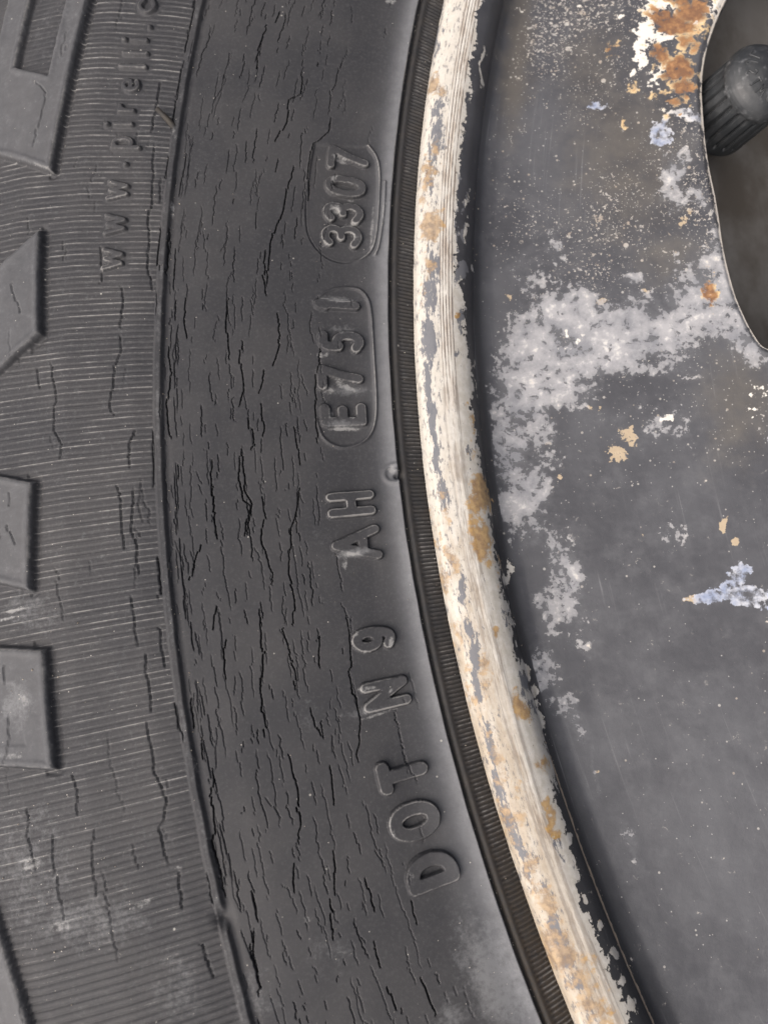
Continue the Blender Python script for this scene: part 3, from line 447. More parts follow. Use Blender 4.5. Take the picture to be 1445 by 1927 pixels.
# raised blocks with ribbed pockets
RM = 245.0
px, py = R, SA*RM
label = np.zeros(R.shape, np.int16)              # 0 sidewall, 1 ribbed band, 2 bead strip, 10.. blocks, 30.. raised writing, 80.. frames
def to_xy(pts): return [(r, (t-178.0)*np.pi/180*RM) for r, t in pts]
sub = (slice(0, NF), np.nonzero((rr > 237.9) & (np.arange(len(rr)) < NR))[0])
subix = np.ix_(np.arange(NF), sub[1])
bx, by = px[subix], py[subix]
wob = 0.08*fbm(bx*0.8, by*0.8, 2)
pock = np.full(bx.shape, 9.0)
for pts in POCKETS[:3]: pock = np.minimum(pock, poly_sdf(bx, by, to_xy(pts)))
shallow = poly_sdf(bx, by, to_xy(POCKETS[3]))
moat = np.zeros_like(bx); hb = np.zeros_like(bx); blab = np.zeros(bx.shape, np.int16)
for n, pts in enumerate(BLOCKS):
    sd = poly_sdf(bx, by, to_xy(pts))+wob
    sd = np.maximum(sd, -(pock+wob))
    b = ss(0.30, -0.16, sd)
    top = 0.88 + 0.10*np.exp(-((sd+0.45)/0.3)**2) - 0.10*ss(0.25, -0.15, shallow)
    hb = np.maximum(hb, b*top)
    blab[(sd < 0.30)] = 10+n
    moat = np.maximum(moat, np.exp(-((sd-0.55)/0.28)**2)*(bx < 252.5)*ss(-0.3, 0.3, pock))
bandb = band[subix]*1.0
ribm = np.ones_like(h); ribm[subix] = 1-ss(0.02, 0.35, hb)
ribm[subix] *= 1.0 - 0.35*((pock < 0)*1.0)
label[(rl > 237.6) & (R < 270)] = 1
label[(R < 210.9)] = 2

# writing
GL = {  # strokes in a unit box, x along the reading direction, y up
 'D': [[(.1,0),(.1,1)],[(.1,1),(.5,1),(.78,.86),(.9,.62),(.9,.38),(.78,.14),(.5,0),(.1,0)]],
 'O': [[(.5,1),(.76,.93),(.9,.72),(.92,.5),(.9,.28),(.76,.07),(.5,0),(.24,.07),(.1,.28),(.08,.5),(.1,.72),(.24,.93),(.5,1)]],
 'T': [[(.0,1),(1,1)],[(.5,1),(.5,0)]],
 'N': [[(.1,0),(.1,1),(.9,0),(.9,1)]],
 '9': [[(.14,.1),(.4,0),(.68,.04),(.86,.24),(.9,.6),(.84,.84),(.62,.98),(.4,.98),(.18,.84),(.12,.66),(.18,.5),(.4,.37),(.62,.38),(.84,.54)]],
 'A': [[(0,0),(.5,1),(1,0)],[(.2,.33),(.8,.33)]],
 'H': [[(.08,0),(.08,1)],[(.92,0),(.92,1)],[(.08,.5),(.92,.5)]],
 'E': [[(.92,0),(.1,0),(.1,1),(.92,1)],[(.1,.52),(.8,.52)]],
 '7': [[(.02,1),(.95,1),(.62,.5),(.4,0)]],
 '5': [[(.86,1),(.2,1),(.12,.55),(.4,.64),(.68,.6),(.88,.44),(.88,.2),(.7,.03),(.4,0),(.1,.1)]],
 '1': [[(.5,0),(.5,1),(.1,.82)]],
 '3': [[(.1,.86),(.3,.98),(.6,.99),(.82,.86),(.84,.68),(.7,.55),(.42,.52)],[(.7,.53),(.88,.4),(.9,.2),(.7,.03),(.4,0),(.08,.13)]],
 '0': [[(.5,1),(.76,.93),(.9,.7),(.9,.3),(.76,.07),(.5,0),(.24,.07),(.1,.3),(.1,.7),(.24,.93),(.5,1)]],
 'w': [[(0,1),(.26,0),(.5,.9),(.74,0),(1,1)]],
 '.': [[(.45,.5),(.55,.5)]],
 'p': [[(.1,-.35),(.1,1)],[(.1,.8),(.4,1),(.75,.95),(.92,.62),(.88,.25),(.6,.03),(.3,.05),(.1,.22)]],
 'i': [[(.5,0),(.5,.62)],[(.5,.93),(.5,.97)]],
 'r': [[(.15,0),(.15,1)],[(.15,.65),(.45,.93),(.9,.98)]],
 'e': [[(.08,.5),(.92,.5),(.86,.8),(.6,1),(.36,.98),(.12,.78),(.06,.45),(.2,.12),(.5,0),(.86,.14)]],
 'l': [[(.5,0),(.5,1)]],
 'c': [[(.9,.82),(.62,1),(.34,.97),(.1,.7),(.08,.35),(.3,.05),(.62,0),(.9,.18)]],
}
def rounded(st):
    if len(st) < 6: return st
    closed = st[0] == st[-1]
    for _ in range(2):
        st = [st[0]]+[p for a, b in zip(st[:-1], st[1:]) for p in ((a[0]*.75+b[0]*.25, a[1]*.75+b[1]*.25), (a[0]*.25+b[0]*.75, a[1]*.25+b[1]*.75))]+[st[-1]]
        if closed: st = st[1:-1]+[st[1]]
    return st
pieces = {}                                      # label -> (object name, description)
def stamp(ch, rc, tc, hh, ww, sw, H, soft, lab, name, desc):
    j = np.nonzero((rr > rc-hh*0.5-2.5) & (rr < rc+hh*0.5+2.5) & (np.arange(len(rr)) < NR))[0]
    hw = (ww*0.5+2.5)/rc*180/np.pi
    i = np.nonzero((th[:NF] > tc-hw) & (th[:NF] < tc+hw))[0]
    if len(i) == 0: return
    ix = np.ix_(i, j)
    gx = (tc-T[ix])*np.pi/180*rc; gy = R[ix]-rc       # reading direction runs towards smaller theta
    iw, ih = max(ww-sw, 0.02), max(hh-sw, 0.02)
    d = np.full(gx.shape, 9.0)
    for st in GL[ch]:
        st = rounded(st)
        d = np.minimum(d, seg_dist(gx, gy, [((a-.5)*iw, (b-.5)*ih) for a, b in st]))
    d += 0.035*fbm(gx*1.1+lab*7, gy*1.1, 2)
    m = ss(sw/2+soft, sw/2-soft*0.6, d)
    glyph_h[ix] = np.maximum(glyph_h[ix], H*m - 0.06*np.exp(-((d-sw/2-soft*1.5)/0.18)**2))
    flat[ix] = np.maximum(flat[ix], ss(sw/2+0.75, sw/2+0.25, d))
    l = label[ix]; l[d < sw/2+soft] = lab; label[ix] = l
    pieces[lab] = (name, desc)
glyph_h = np.zeros_like(h)-1e-3; flat = np.zeros_like(h)
def kindof(c): return 'digit' if c.isdigit() else ('full_stop' if c == '.' else 'letter')
for n, (c, rc, tc, hh, ww) in enumerate(BIG):
    date = n >= 11
    stamp(c, rc, tc, hh, ww, (1.42 if n < 3 else 1.12 if n < 7 else 1.18) if not date else 1.0, 0.62 if n < 7 else 0.52, 0.10, 30+n, kindof(c), "raised %s %s" % (kindof(c), c))
for n, (c, rc, tc, hh, ww) in enumerate(SMALL):
    stamp(c, rc, tc, hh, ww, 0.60, 0.46, 0.12, 50+n, kindof(c), "small raised %s" % (kindof(c)) + ("" if c == '.' else " "+c))
# frames round the plant code and the date code
frame_h = np.zeros_like(h)
for n, pts in enumerate(FRAMES):
    q = [(r, (t-178.0)*np.pi/180*215) for r, t in pts]
    # smooth the traced line
    for _ in range(2):
        q = [q[0]]+[p for a, b in zip(q[:-1], q[1:]) for p in ((a[0]*.75+b[0]*.25, a[1]*.75+b[1]*.25), (a[0]*.25+b[0]*.75, a[1]*.25+b[1]*.75))]+[q[-1]]
    tt = [p[1]/215*180/np.pi+178 for p in q]; rs = [p[0] for p in q]
    i = np.nonzero((th[:NF] > min(tt)-1) & (th[:NF] < max(tt)+1))[0]
    j = np.nonzero((rr > min(rs)-2) & (rr < max(rs)+2))[0]
    ix = np.ix_(i, j)
    fx, fy = R[ix], SA[ix]*215
    d = seg_dist(fx, fy, q)
    right = ss(216.5, 213.5, fx)
    f = 0.30*np.exp(-(d/0.17)**2)*(0.55+0.45*right)
    if n == 0:
        sd = poly_sdf(fx, fy, q)
        f -= 0.13*ss(0.1, -0.25, sd)
        f -= 0.30*np.exp(-((sd-0.0)/0.13)**2)*(1-right)*ss(168.8, 169.6, T[ix])
    frame_h[ix] = np.where(np.abs(f) > np.abs(frame_h[ix]), f, frame_h[ix])
    l = label[ix]; l[(d < 0.24) & (l == 0)] = 80+n; label[ix] = l
    pieces[80+n] = ('raised_frame', ["rounded raised frame round the four digit code", "rounded raised frame beside the letter and three digits", "short second line beside the four digit frame"][n])
# vent nub on the crest
nb = (NUB[0][1]-178.0)*np.pi/180
dn_ = np.hypot(R-NUB[0][0]-0.15, (SA-nb)*211.7)
h += 0.22*np.exp(-((dn_-1.05)/0.28)**2)*(R > 211.3) + 0.35*np.exp(-(np.hypot(R-NUB[0][0]+0.1, (SA-nb)*211.7+0.35)/0.3)**2) - 0.9*np.exp(-(np.hypot(R-NUB[0][0]+0.25, (SA-nb)*211.7-0.35)/0.33)**2)

# cracks: wandering slits that run round the tyre
crk = np.zeros((NF, NR))
dth = th[1]-th[0]
def carve(rows, rc, wd, dep):
    i0, i1 = rows[0], rows[-1]+1
    lo, hi = rc.min()-0.6, rc.max()+0.6
    j0, j1 = np.searchsorted(rr[:NR], lo), np.searchsorted(rr[:NR], hi)
    if j1-j0 < 2: return
    x = (rr[None, j0:j1]-rc[:, None])/wd[:, None]
    f = -dep[:, None]*np.exp(-(x**4 if rc.mean() < 237.5 else x**2))
    crk[i0:i1, j0:j1] = np.minimum(crk[i0:i1, j0:j1], f)
def wander(n, amp, jog):
    a = np.cumsum(rng.normal(0, amp, n)); a -= np.linspace(0, a[-1], n)*0.8
    b = np.cumsum((rng.random(n) < jog)*rng.normal(0, 0.13, n))
    z = np.interp(np.arange(n), np.arange(0, n+12, 5), rng.normal(0, 0.032, len(np.arange(0, n+12, 5))))
    return a+b+z
def add_crack(t0, r0, L, wmax, amp=0.028, jog=0.10, slope=0.0, dk=2.2):
    n = int(L/0.12)
    i0 = int((t0-th[0])/dth)
    i1 = min(i0+n, NF-2); i0 = max(i0, 1)
    if i1-i0 < 5: return
    n = i1-i0
    rc = r0+wander(n, amp, jog)+slope*np.arange(n)*0.12
    s = np.linspace(0, 1, n)
    env = np.clip(np.sin(np.pi*s), 0, 1)**0.6*(0.75+0.35*perlin(np.arange(n)*0.07+t0*31, np.full(n, r0*3.1)))
    wd = np.maximum(wmax*env*0.58, 0.041 if r0 < 237.5 else 0.066)
    carve(np.arange(i0, i1), rc, wd, np.minimum((dk+1.8)*wmax+0.05, 0.6)*np.minimum(1, env*2.2))
for c in CRACKS:
    pts = c[1:]
    tt = np.array([p[1] for p in pts]); rs = np.array([p[0] for p in pts])
    o = np.argsort(tt)
    i0, i1 = max(int((tt.min()-th[0])/dth), 1), min(int((tt.max()-th[0])/dth), NF-2)
    if i1-i0 < 5: continue
    n = i1-i0
    rc = np.interp(th[i0:i1], tt[o], rs[o])+wander(n, 0.016, 0.08)
    s = np.linspace(0, 1, n); env = np.clip(np.sin(np.pi*s), 0, 1)**0.45*(0.8+0.35*perlin(np.arange(n)*0.06+i0, np.full(n, rs[0])))
    carve(np.arange(i0, i1), rc, np.maximum(c[0]*(0.27 if rs.mean() < 237 else 0.17)*env, 0.042 if rs.mean() < 237 else 0.068), np.minimum(3.0*c[0]+0.10, 0.7)*(1.0 if rs.mean() < 237 else 0.5)*np.minimum(1, env*2.5))
r0 = 213.6
while r0 < 236.4:                                # split lines that come and go in loose chains
    keep = 0.84 if r0 > 220.5 else (0.42 if r0 > 218.6 else 0.07)
    heavy = 1.0 if 221.5 < r0 < 233.5 else 0.72
    t0 = 157.6+rng.uniform(0, 1.5)
    drift = rng.uniform(0, 100)
    while t0 < 198:
        L = min(0.8+rng.exponential(2.6), 13)
        here = perlin(np.array([t0*0.33]), np.array([r0*0.21+4]))[0]
        if rng.random() < keep*(0.92+0.5*here):
            wv = rng.choice([0.024, 0.034, 0.048, 0.068, 0.09], p=[.44, .30, .17, .07, .02])*heavy
            rc0 = r0+0.75*perlin(np.array([t0*0.5+drift]), np.array([r0]))[0]+rng.normal(0, 0.16)
            add_crack(t0, rc0, L, wv, slope=rng.normal(0.0, 0.022)+(0.03 if t0 < 170 else 0.0))
            if L > 4 and rng.random() < 0.35:
                add_crack(t0+rng.uniform(0.2, 0.7)*L/3.93, rc0+rng.normal(0, 0.12), L*rng.uniform(0.2, 0.5), 0.03, slope=rng.choice([-1, 1])*rng.uniform(0.15, 0.35))
        t0 += (L+0.15+rng.exponential(1.0))/3.93
    r0 += rng.uniform(0.62, 1.15)
for k in range(45):
    add_crack(rng.uniform(158, 197), rng.uniform(238.2, 263), min(1.0+rng.exponential(2.6), 9), rng.choice([0.018, 0.026, 0.036, 0.05]), 0.03, 0.22, rng.normal(0, 0.05), 2.0)
for k in range(26):                              # a near-continuous split just inside the lip
    add_crack(rng.uniform(158, 197), rng.uniform(237.55, 237.95), rng.uniform(2, 6), rng.uniform(0.05, 0.10), 0.012, 0.06)
for k in range(34):                              # and one at the foot of the step
    add_crack(rng.uniform(158, 197), rng.uniform(234.9, 235.9), rng.uniform(2, 7), rng.uniform(0.04, 0.11), 0.012, 0.06)

flat_s = flat
ribs_on = ribs*band*ribm*(1-flat_s)
h = h + ribs_on + rough_r*band
hbf = np.zeros_like(h); hbf[subix] = hb-0.22*moat*(1-ss(0.0, 0.3, hb))
h = np.maximum(h, h*0+h) + hbf*0.98
h = h + np.where(glyph_h > -5e-4, np.maximum(glyph_h, 0), 0) + frame_h
solid = h.copy()
h[:NF, :NR] += crk
h[:, NR:] = 0
tb = np.zeros(blab.shape, bool)
lab_sub = label[subix]; lab_sub = np.where(blab > 0, blab, lab_sub); label[subix] = lab_sub
label[:, NR:] = 0
label[NF:, :] = np.where(label[NF:, :] >= 10, 0, label[NF:, :])
for n in range(len(BLOCKS)): pieces[10+n] = ('raised_block', None)
pieces[1] = ('ribbed_band', None); pieces[2] = ('bead_strip', None)

# dust and rubbed edges
conv = solid - box_blur(solid, 2, 2)
wear = np.clip(conv*9.0, 0, 1)*(0.60+0.6*fbm(ARC*0.12, R*0.12, 2))
wear *= np.where(R > 237.9, 0.8, 1.0)
XW, YW = R*np.cos(np.radians(T)), R*np.sin(np.radians(T))
def blobs(L, X, Y, kk=0.75):
    out = np.zeros(X.shape)
    for x, y, ux, uy, vx, vy, s in L:
        det = ux*vy-uy*vx
        if abs(det) < 1e-9: continue
        m = max(math.hypot(ux, uy), math.hypot(vx, vy))*2.3
        sel = (np.abs(X-x) < m) & (np.abs(Y-y) < m)
        dx, dy = X[sel]-x, Y[sel]-y
        a = (dx*vy-dy*vx)/det; b = (ux*dy-uy*dx)/det
        out[sel] = np.maximum(out[sel], s*np.exp(-kk*(a*a+b*b)**1.25))
    return out
dust = np.zeros_like(h); dust[:NF] = blobs(DUST, XW[:NF], YW[:NF])
crestd = (0.72+0.1*perlin(ARC*0.05, R*0+8))*np.exp(-np.abs((R-211.7)/(1.5+0.9*ss(184, 192, T)))**1.6)*(R > 211.2)
dust = np.maximum(dust, 0.55*np.exp(-((rl-237.15)/0.32)**2)*(0.7+0.6*fbm(ARC*0.2, R*0.3, 3)))
dust = np.maximum(dust, 0.16*ss(238, 241, R))
dust += 0.04*ss(0.4, 0.8, hbf)
crestd = np.maximum(crestd, 0.30*ss(0.3, 0.75, hbf))
dust[R < 211.15] *= 0.3
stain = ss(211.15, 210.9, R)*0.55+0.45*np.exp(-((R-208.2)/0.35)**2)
scuff = np.zeros_like(h); scuff[:NF] = blobs(SCUFF, XW[:NF], YW[:NF])
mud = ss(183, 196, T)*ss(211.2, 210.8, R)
dust[NF:] = 0.15
wear = np.maximum(wear, rcrest*band*ribm*(1-flat)*(0.85-0.40*ss(183, 193, T))*(0.75+0.6*fbm(ARC*0.3, R*0.25, 3)))
wear[NF:] = 0

co = np.stack([(R+h*nr_)*np.cos(np.radians(T)), (R+h*nr_)*np.sin(np.radians(T)), zz+h*nz_], 2)
nor = grid_normals(co)
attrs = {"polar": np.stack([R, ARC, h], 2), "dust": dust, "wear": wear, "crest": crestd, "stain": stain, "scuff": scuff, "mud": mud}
fl = np.maximum(np.maximum(label[:-1, :-1], label[1:, :-1]), np.maximum(label[:-1, 1:], label[1:, 1:]))
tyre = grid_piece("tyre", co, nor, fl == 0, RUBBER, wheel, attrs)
tyre["label"] = "cracked black rubber tyre sidewall"
for lab in sorted(pieces):
    m = fl == lab
    if not m.any(): continue
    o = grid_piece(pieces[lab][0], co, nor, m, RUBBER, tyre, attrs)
    if pieces[lab][1]: o["label"] = pieces[lab][1]

def surf(r, t, lift=0.0):
    z = float(smooth_interp(TYRE[:-6]+[(309,-95)], np.array([r]))[0])+lift
    return np.array([r*math.cos(math.radians(t)), r*math.sin(math.radians(t)), z])
def tube(name, pts, radii, mat, parent, seg=8, attrs=None):
    pts = np.array(pts, float); n = len(pts); v = []
    for i in range(n):
        d = pts[min(i+1, n-1)]-pts[max(i-1, 0)]; d /= np.linalg.norm(d)
        a = np.cross(d, (0.3, 0.2, 1.0)); a /= np.linalg.norm(a); b = np.cross(d, a)
        for s in range(seg):
            c = 2*np.pi*s/seg
            v.append(pts[i]+radii[i]*(math.cos(c)*a+math.sin(c)*b))
    q = [[i*seg+s, i*seg+(s+1) % seg, (i+1)*seg+(s+1) % seg, (i+1)*seg+s] for i in range(n-1) for s in range(seg)]
    v.append(pts[0]); v.append(pts[-1])
    q += [[n*seg, (s+1) % seg, s, s] for s in range(0)]
    return mesh_obj(name, np.array(v), np.array(q), mat, parent, {k_: np.full(len(v), v_) for k_, v_ in (attrs or {}).items()})
a, b = HAIR
tube("moulding_hair", [surf(b[0]-0.1, b[1], 0.0), surf(b[0]*.6+a[0]*.4, b[1]*.6+a[1]*.4, 0.75), surf(a[0]+.15, a[1]+.03, 1.25), surf(a[0], a[1], 1.35)], [0.42, 0.36, 0.28, 0.1], RUBBER, tyre, attrs={"stain": 1.0})

# ------------------------------------------------------------------ rim flange and disc
th2, NF2 = theta_grid(153.0, 201.5, 0.16/195*180/np.pi)
r2 = np.concatenate([[28, 40, 50, 60, 70, 80, 90, 100, 108], np.arange(112, 160, 0.8), np.arange(160, 198, 0.2), np.arange(198, 208.31, 0.1)])
z2 = smooth_interp(RIM, r2, 0.22)
n2r, n2z = -np.gradient(z2, r2), np.ones_like(r2)
ln = np.hypot(n2r, n2z); n2r /= ln; n2z /= ln
T2, R2 = np.meshgrid(th2, r2, indexing='ij')
X2, Y2 = R2*np.cos(np.radians(T2)), R2*np.sin(np.radians(T2))
A2 = (T2-178)*np.pi/180*205
h2 = 0.05*fbm(X2*0.06, Y2*0.06, 3) + 0.022*fbm(X2*0.5, Y2*0.5, 3)
h2 += 0.018*perlin(R2*3.1, A2*0.02)*ss(203.0, 203.6, R2)*ss(205.6, 205.0, R2)
h2 -= 0.12*np.exp(-((R2-200.95)/0.10)**2)
# opening in the disc
hole = list(HOLE)+[(-159.5,13.8),(-153.5,11.5),(-144,12.5),(-135,18),(-129,28),(-127,42),(-130,57),(-137,69),(-146,76),(-152.5,75)]
for _ in range(3):
    nx = hole[1:]+hole[:1]
    hole = [p for a_, b_ in zip(hole, nx) for p in ((a_[0]*.75+b_[0]*.25, a_[1]*.75+b_[1]*.25), (a_[0]*.25+b_[0]*.75, a_[1]*.25+b_[1]*.75))]
fold = np.round((T2-165.0)/45.0)*45.0             # eight alike openings round the disc
cf, sf = np.cos(np.radians(-fold)), np.sin(np.radians(-fold))
HX, HY = X2*cf-Y2*sf, X2*sf+Y2*cf
sel = (HX > -172) & (HX < -118) & (HY > 4) & (HY < 82)
sdh = np.full(X2.shape, 50.0); sdh[sel] = poly_sdf(HX[sel], HY[sel], hole)
h2 -= 0.55*ss(0.75, 0.0, sdh)
hp = np.array(hole)
near = sel & (sdh < 0) & (sdh > np.where(T2 < 201.5, -1.6, -9.0))
ii = np.argwhere(near)
for s0 in range(0, len(ii), 4000):
    c = ii[s0:s0+4000]; P = np.stack([HX[c[:,0], c[:,1]], HY[c[:,0], c[:,1]]], 1)
    best = np.full(len(P), 1e9); bp = P.copy()
    for a_, b_ in zip(hp, np.roll(hp, -1, 0)):
        v_ = b_-a_; t_ = np.clip(((P-a_)@v_)/max(v_@v_, 1e-12), 0, 1)
        q_ = a_+t_[:, None]*v_; d_ = ((P-q_)**2).sum(1); m_ = d_ < best
        best[m_] = d_[m_]; bp[m_] = q_[m_]
    cc, sc = cf[c[:,0], c[:,1]], sf[c[:,0], c[:,1]]
    X2[c[:,0], c[:,1]] = bp[:,0]*cc+bp[:,1]*sc; Y2[c[:,0], c[:,1]] = bp[:,1]*cc-bp[:,0]*sc
rad = np.radians(T2)
co2 = np.stack([X2+h2*n2r*np.cos(rad), Y2+h2*n2r*np.sin(rad), np.broadcast_to(z2, X2.shape)+h2*n2z], 2)
nor2 = grid_normals(co2)
inside = sdh < 0
fin = inside[:-1,:-1] & inside[1:,:-1] & inside[:-1,1:] & inside[1:,1:]
ce_t = np.array([p[0] for p in CREAM_EDGE]); ce_r = np.array([p[1] for p in CREAM_EDGE])
edge = np.interp(T2, ce_t, ce_r, left=202.5, right=202.5)
edge = np.where((T2 > ce_t.max()) | (T2 < ce_t.min()), 202.0+0.6*perlin(T2*1.3, T2*0+4), edge)
W2 = (R2 > 199.5)
rim_at = {"polar": np.stack([R2, A2, h2], 2)}
F = np.zeros(X2.shape)
WX = 1.5*fbm(X2*0.22, Y2*0.22, 4); WY = 1.5*fbm(X2*0.22+91, Y2*0.22+37, 4)
def fill(L, kk=0.75, wp=1.0):
    o = np.zeros(X2.shape); o[:NF2] = blobs(L, (X2+wp*WX)[:NF2], (Y2+wp*WY)[:NF2], kk); return o
rim_at["cream"] = np.clip(R2-edge, -3, 3)
for key, L in (("grey", GREY), ("white", WHITE), ("rust", RUST), ("tan", TAN), ("brown", BROWN), ("streak", STREAK), ("frust", FRUST)):
    rim_at[key] = fill(L, 0.75, 0.45 if key == 'streak' else 0.9)
rim_at["grey"] *= R2 < 200.0
rim_at["white"] *= 0.95
rim_at["blue"] = np.minimum(fill(BLUE), 1)
rim_at["turned"] = ss(178, 173, T2)
rim_at["cream"] = np.maximum(rim_at["cream"], 1.5*fill(FLAKE)-0.95)
rim_at["facet"] = ss(204.4, 205.3, R2)
rim_at["warmth"] = (0.15+0.85*ss(171, 190, T2))*(0.35+0.65*ss(203.2, 204.6, R2))
rim_at["lines"] = ss(203.2, 203.5, R2)*ss(205.4, 204.8, R2)*(0.45+0.55*ss(178, 173, T2))
rim_at["wall"] = ss(198.9-1.9*ss(186, 196, T2), 200.5, R2)*ss(206, 204, R2)*(0.15+0.85*ss(166, 176, T2))  # painted shade along the flange wall and fillet, fading towards the lit end
rim_at["seam"] = np.exp(-((R2-200.95)/0.11)**2)*ss(186.5, 189, T2)
rim_at["lip"] = ss(0.45, 0.05, sdh)
rim_at["speck"] = np.clip(0.75+0.9*fbm(X2*0.05, Y2*0.05, 3), 0, 1)*(0.05+1.0*ss(184, 167, T2))*ss(201, 196, R2)
isr = np.zeros((len(th2)-1, len(r2)-1), bool); isr[:, np.searchsorted(r2, 200.5):] = True
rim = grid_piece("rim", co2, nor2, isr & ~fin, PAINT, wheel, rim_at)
rim["label"] = "cream and rusty rim flange with flaked black paint"
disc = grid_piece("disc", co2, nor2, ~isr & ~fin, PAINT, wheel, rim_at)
disc["label"] = "worn dark grey wheel disc with an opening at the valve"
# wall of the opening
hp2 = np.roll(hp, 0, 0); m = len(hp2)
hr = np.hypot(hp2[:,0], hp2[:,1]); hz = np.interp(hr, r2, z2)-0.55
tang = np.roll(hp2, -1, 0)-np.roll(hp2, 1, 0); tang /= np.linalg.norm(tang, axis=1)[:, None]
area = np.sum(hp2[:,0]*np.roll(hp2[:,1], -1)-np.roll(hp2[:,0], -1)*hp2[:,1])
outw = np.stack([tang[:,1], -tang[:,0]], 1)*(1 if area > 0 else -1)
rows = []
for off, dz in ((0.0, 0.0), (-0.12, -0.15), (-0.16, -0.5), (-0.12, -2.2), (0.1, -2.6), (1.2, -2.8)):
    rows.append(np.column_stack([hp2+outw*off, hz+dz]))
g = np.array(rows); g = np.concatenate([g, g[:, :1]], 1)
nv_ = g.shape[1]; i, j = np.meshgrid(np.arange(len(rows)-1), np.arange(nv_-1), indexing='ij'); a = (i*nv_+j).ravel()
nl = len(g.reshape(-1, 3))
zero = np.zeros(nl); lipa = np.repeat([1.0, .8, .5, .1, 0, 0], nv_)
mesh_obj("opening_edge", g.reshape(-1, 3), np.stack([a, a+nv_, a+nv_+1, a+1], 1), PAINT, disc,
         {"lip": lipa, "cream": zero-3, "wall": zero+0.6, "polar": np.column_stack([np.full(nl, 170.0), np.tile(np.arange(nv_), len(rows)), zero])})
# well of the rim behind the disc
allth = np.arange(0, 361, 1.5)
revolve("rim_well", [(135,-150),(136,-100),(138,-75),(142,-58),(148,-45),(157,-34),(166,-27),(174,-19.5),(180,-14),(184,-10.6)], allth, WELL, wheel)
revolve("flange_back", [(206.9,-1.7),(207.6,-2.2),(208.3,-1.6)], np.concatenate([np.arange(150, 205, 0.15), [205]]), WELL, rim)

# ------------------------------------------------------------------ grit caught in the grooves
def grit_on(CO, NOR, TH, RAD, n_fine, spots, vv, ff):
    for n, t0, t1, ra, rb, s0, s1 in spots:
        for _ in range(n):
            t, r = rng.uniform(t0, t1), rng.uniform(ra, rb)
            i, j = min(np.searchsorted(TH[:n_fine], t), n_fine-1), np.searchsorted(RAD, r)
            P, N_ = CO[i, j], NOR[i, j]
            s_ = s0+(s1-s0)*rng.random()**3
            M = rng.normal(0, 1, (3, 3)); Q, _u = np.linalg.qr(M)
            V = np.array([(1,0,0),(-1,0,0),(0,1,0),(0,-1,0),(0,0,1),(0,0,-1)], float)*rng.uniform(0.6, 1.1, (6, 1))*np.array([1, 0.75, 0.6])*s_
            o = len(vv); vv.extend(P+N_*s_*0.3+V@Q.T)
            ff.extend([[o+x for x in f_] for f_ in ((0,2,4),(2,1,4),(1,3,4),(3,0,4),(2,0,5),(1,2,5),(3,1,5),(0,3,5))])
vv, ff = [], []
grit_on(co, nor, th, rr, NF, [(150, 159, 197, 210.85, 211.2, .05, .16), (70, 181, 191, 246, 264, .05, .17), (60, 165, 192, 235.6, 237.0, .05, .15), (60, 160, 195, 212, 236, .04, .10), (40, 160, 196, 207.9, 209.8, .05, .14)], vv, ff)
grit_on(co2, nor2, th2, r2, NF2, [(60, 157, 197, 200.6, 201.2, .05, .15), (50, 157, 197, 176, 200, .04, .10)], vv, ff)
GRIT = simple_material("sandy_grit", (0.20, 0.17, 0.135), (0.42, 0.38, 0.32), 0.9, 1.5)
grit = mesh_obj("grit", np.array(vv), np.array(ff), GRIT)
grit.data.polygons.foreach_set("use_smooth", np.zeros(len(ff), bool))
grit["kind"] = "stuff"
grit["label"] = "pale sand grains caught in the grooves of the tyre and rim"

# ------------------------------------------------------------------ valve
VB, VT = np.array([-161.5, 52.5, -15.2]), np.array([-158.5, 51.2, -7.7])
ax = (VT-VB)/np.linalg.norm(VT-VB)
e1 = np.cross(ax, (0, 0, 1)); e1 /= np.linalg.norm(e1); e2 = np.cross(ax, e1)
def capk():
    k = NT("scuffed_cap_rubber"); v = k.obj()
    f = k.noise(v, 1.1, 6, 0.7); b_ = k.noise(v, 0.35, 4, 0.6)
    c = k.mix(k.step(b_, 0.38, 0.66), (0.019, 0.021, 0.023), (0.036, 0.038, 0.040))
    c = k.mix(k.mul(k.step(k.add(f, k.mul(k.attr("wear"), 0.30)), 0.66, 0.92), 0.5), c, (0.19, 0.195, 0.20))
    return k.done(c, 0.50, k.bump(f, 0.04, 0.3), 0.45)
CAP = capk()
nseg = 260
an = np.linspace(0, 2*np.pi, nseg, endpoint=False)
prof_c = [(-0.1, 4.75), (0.0, 5.05), (0.35, 5.2), (1.0, 5.2), (1.5, 5.15), (2.0, 5.12), (4.0, 5.05), (6.0, 4.98), (7.6, 4.92), (8.2, 4.95), (8.5, 5.05), (8.9, 5.05), (9.3, 4.95), (9.8, 4.7), (10.3, 4.3), (10.8, 3.7), (11.2, 2.9), (11.5, 2.0), (11.62, 1.2), (11.68, 0.6), (11.7, 0.01)]
fine_t = np.linspace(0, 1, 120); pc = np.array(prof_c); tt = np.linspace(0, 1, len(pc))
pa, pr = np.interp(fine_t, tt, pc[:,0]), np.interp(fine_t, tt, pc[:,1])
AN, PA = np.meshgrid(an, pa, indexing='ij'); PRr = np.broadcast_to(pr, AN.shape)
flute = np.abs(np.sin(AN*11))
dep = 0.6*ss(0.62, 0.12, flute)*ss(1.3, 1.9, PA)*ss(8.3, 7.5, PA)
nz = 0.022*fbm(np.cos(AN)*4+PA*0.7, np.sin(AN)*4+PA*0.3, 3)
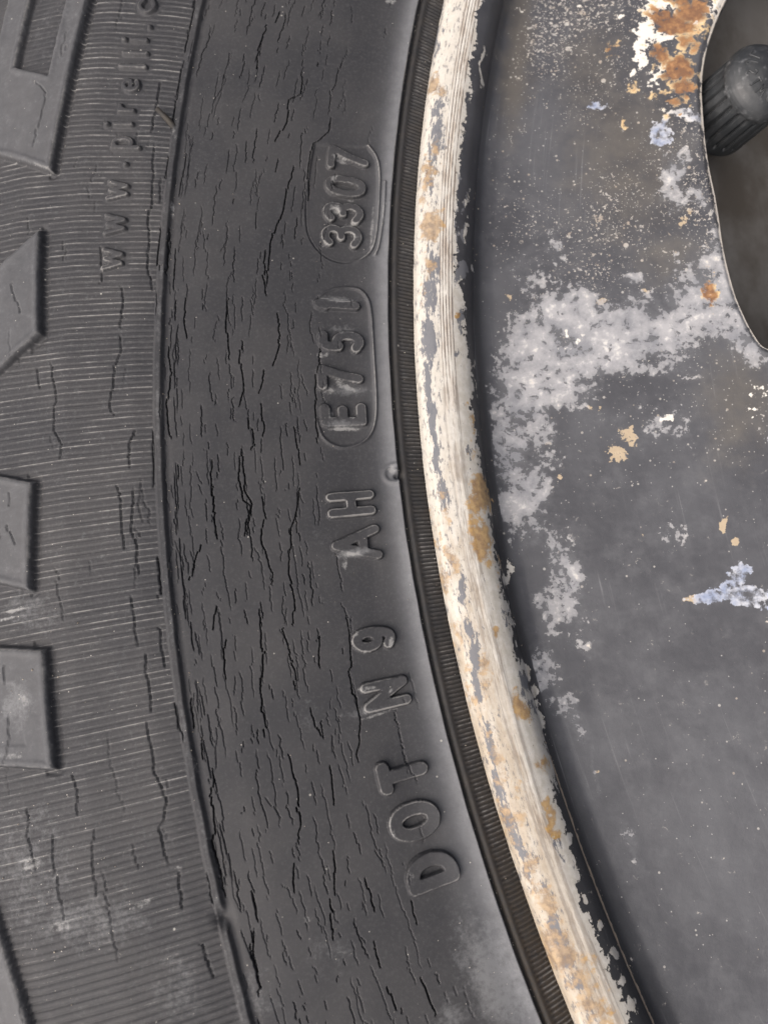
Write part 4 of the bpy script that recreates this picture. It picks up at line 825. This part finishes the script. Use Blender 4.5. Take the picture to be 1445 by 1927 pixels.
# raised marks round the dome
Pw = (VB + PA[..., None]*ax + ((PRr-dep+nz)*np.cos(AN))[..., None]*e1 + ((PRr-dep+nz)*np.sin(AN))[..., None]*e2)
Pw = np.concatenate([Pw, Pw[:1]], 0)
wr = np.clip(0.2+dep*-0.4+0.5*ss(7.2, 8.4, PA)*ss(9.4, 8.6, PA)+0.25*ss(8.5, 9.5, PA), 0, 1); wr = np.concatenate([wr, wr[:1]], 0)
nrm = grid_normals(Pw)
if np.sum(nrm[:, 40]*(Pw[:, 40]-VB-ax*pa[40])) < 0: nrm = -nrm
i, j = np.meshgrid(np.arange(nseg), np.arange(len(pa)-1), indexing='ij'); a = (i*len(pa)+j).ravel(); L_ = len(pa)
valve = tube("valve_stem", [VB+ax*1.0, VB-ax*2, VB-ax*8, VB-ax*16-np.array([3., -1, 0])], [3.4, 3.9, 4.6, 6.5], WELL, wheel, 24)
valve["label"] = "rubber valve stem rising from the rim well"
cap = mesh_obj("valve_cap", Pw.reshape(-1, 3), np.stack([a, a+1, a+L_+1, a+L_], 1), CAP, wheel, {"wear": wr.ravel()}, None)
cap["label"] = "scuffed black ribbed valve cap with a domed end"
CAPGL = {'J': [[(.7,1),(.7,.2),(.4,0),(.1,.2)]], 'M': [[(0,0),(.1,1),(.5,.3),(.9,1),(1,0)]], 'T': GL['T'], 'S': [[(.88,.84),(.6,1),(.3,.95),(.14,.75),(.35,.55),(.66,.45),(.86,.25),(.66,.04),(.35,0),(.1,.16)]], 'L': [[(.1,1),(.1,0),(.9,0)]]}
# view-facing side of the dome: the letters follow a ring about the cap's axis
to_cam = np.array([-203.8, -17.06, 87.5])-(VB+ax*10); to_cam -= ax*(to_cam@ax); to_cam /= np.linalg.norm(to_cam)
base_ang = math.atan2(to_cam@e2, to_cam@e1)
def dome(angle, radius):
    o = np.argsort(pr[75:]); al = np.interp(radius, pr[75:][o], pa[75:][o])
    return VB+ax*al+radius*(math.cos(angle)*e1+math.sin(angle)*e2)
CAPTXT = "JMTSJL"
for n, ch in enumerate(CAPTXT):
    mid_a = base_ang+(n-1.6)*0.42*CAPSIGN
    for_pts = []
    vv, qq = [], []
    for st in CAPGL[ch]:
        pl = []
        for a_, b_ in zip(st[:-1], st[1:]):
            for t_ in np.linspace(0, 1, 4)[:-1]: pl.append((a_[0]+(b_[0]-a_[0])*t_, a_[1]+(b_[1]-a_[1])*t_))
        pl.append(st[-1])
        P = [dome(mid_a+(x-.5)*0.25*CAPSIGN, 3.75-y*1.25)+ax*0.03 for x, y in pl]
        o0 = len(vv); P = np.array(P)
        for i_ in range(len(P)):
            d = P[min(i_+1, len(P)-1)]-P[max(i_-1, 0)]; d /= np.linalg.norm(d)
            s_ = np.cross(d, ax); s_ /= max(np.linalg.norm(s_), 1e-9); u_ = np.cross(s_, d)
            for c_ in range(6):
                w_ = 2*np.pi*c_/6
                vv.append(P[i_]+0.11*(math.cos(w_)*s_+math.sin(w_)*u_))
        qq += [[o0+i_*6+c_, o0+i_*6+(c_+1) % 6, o0+(i_+1)*6+(c_+1) % 6, o0+(i_+1)*6+c_] for i_ in range(len(P)-1) for c_ in range(6)]
    mesh_obj("letter", np.array(vv), np.array(qq), CAP, cap, {"wear": np.full(len(vv), 0.6)})
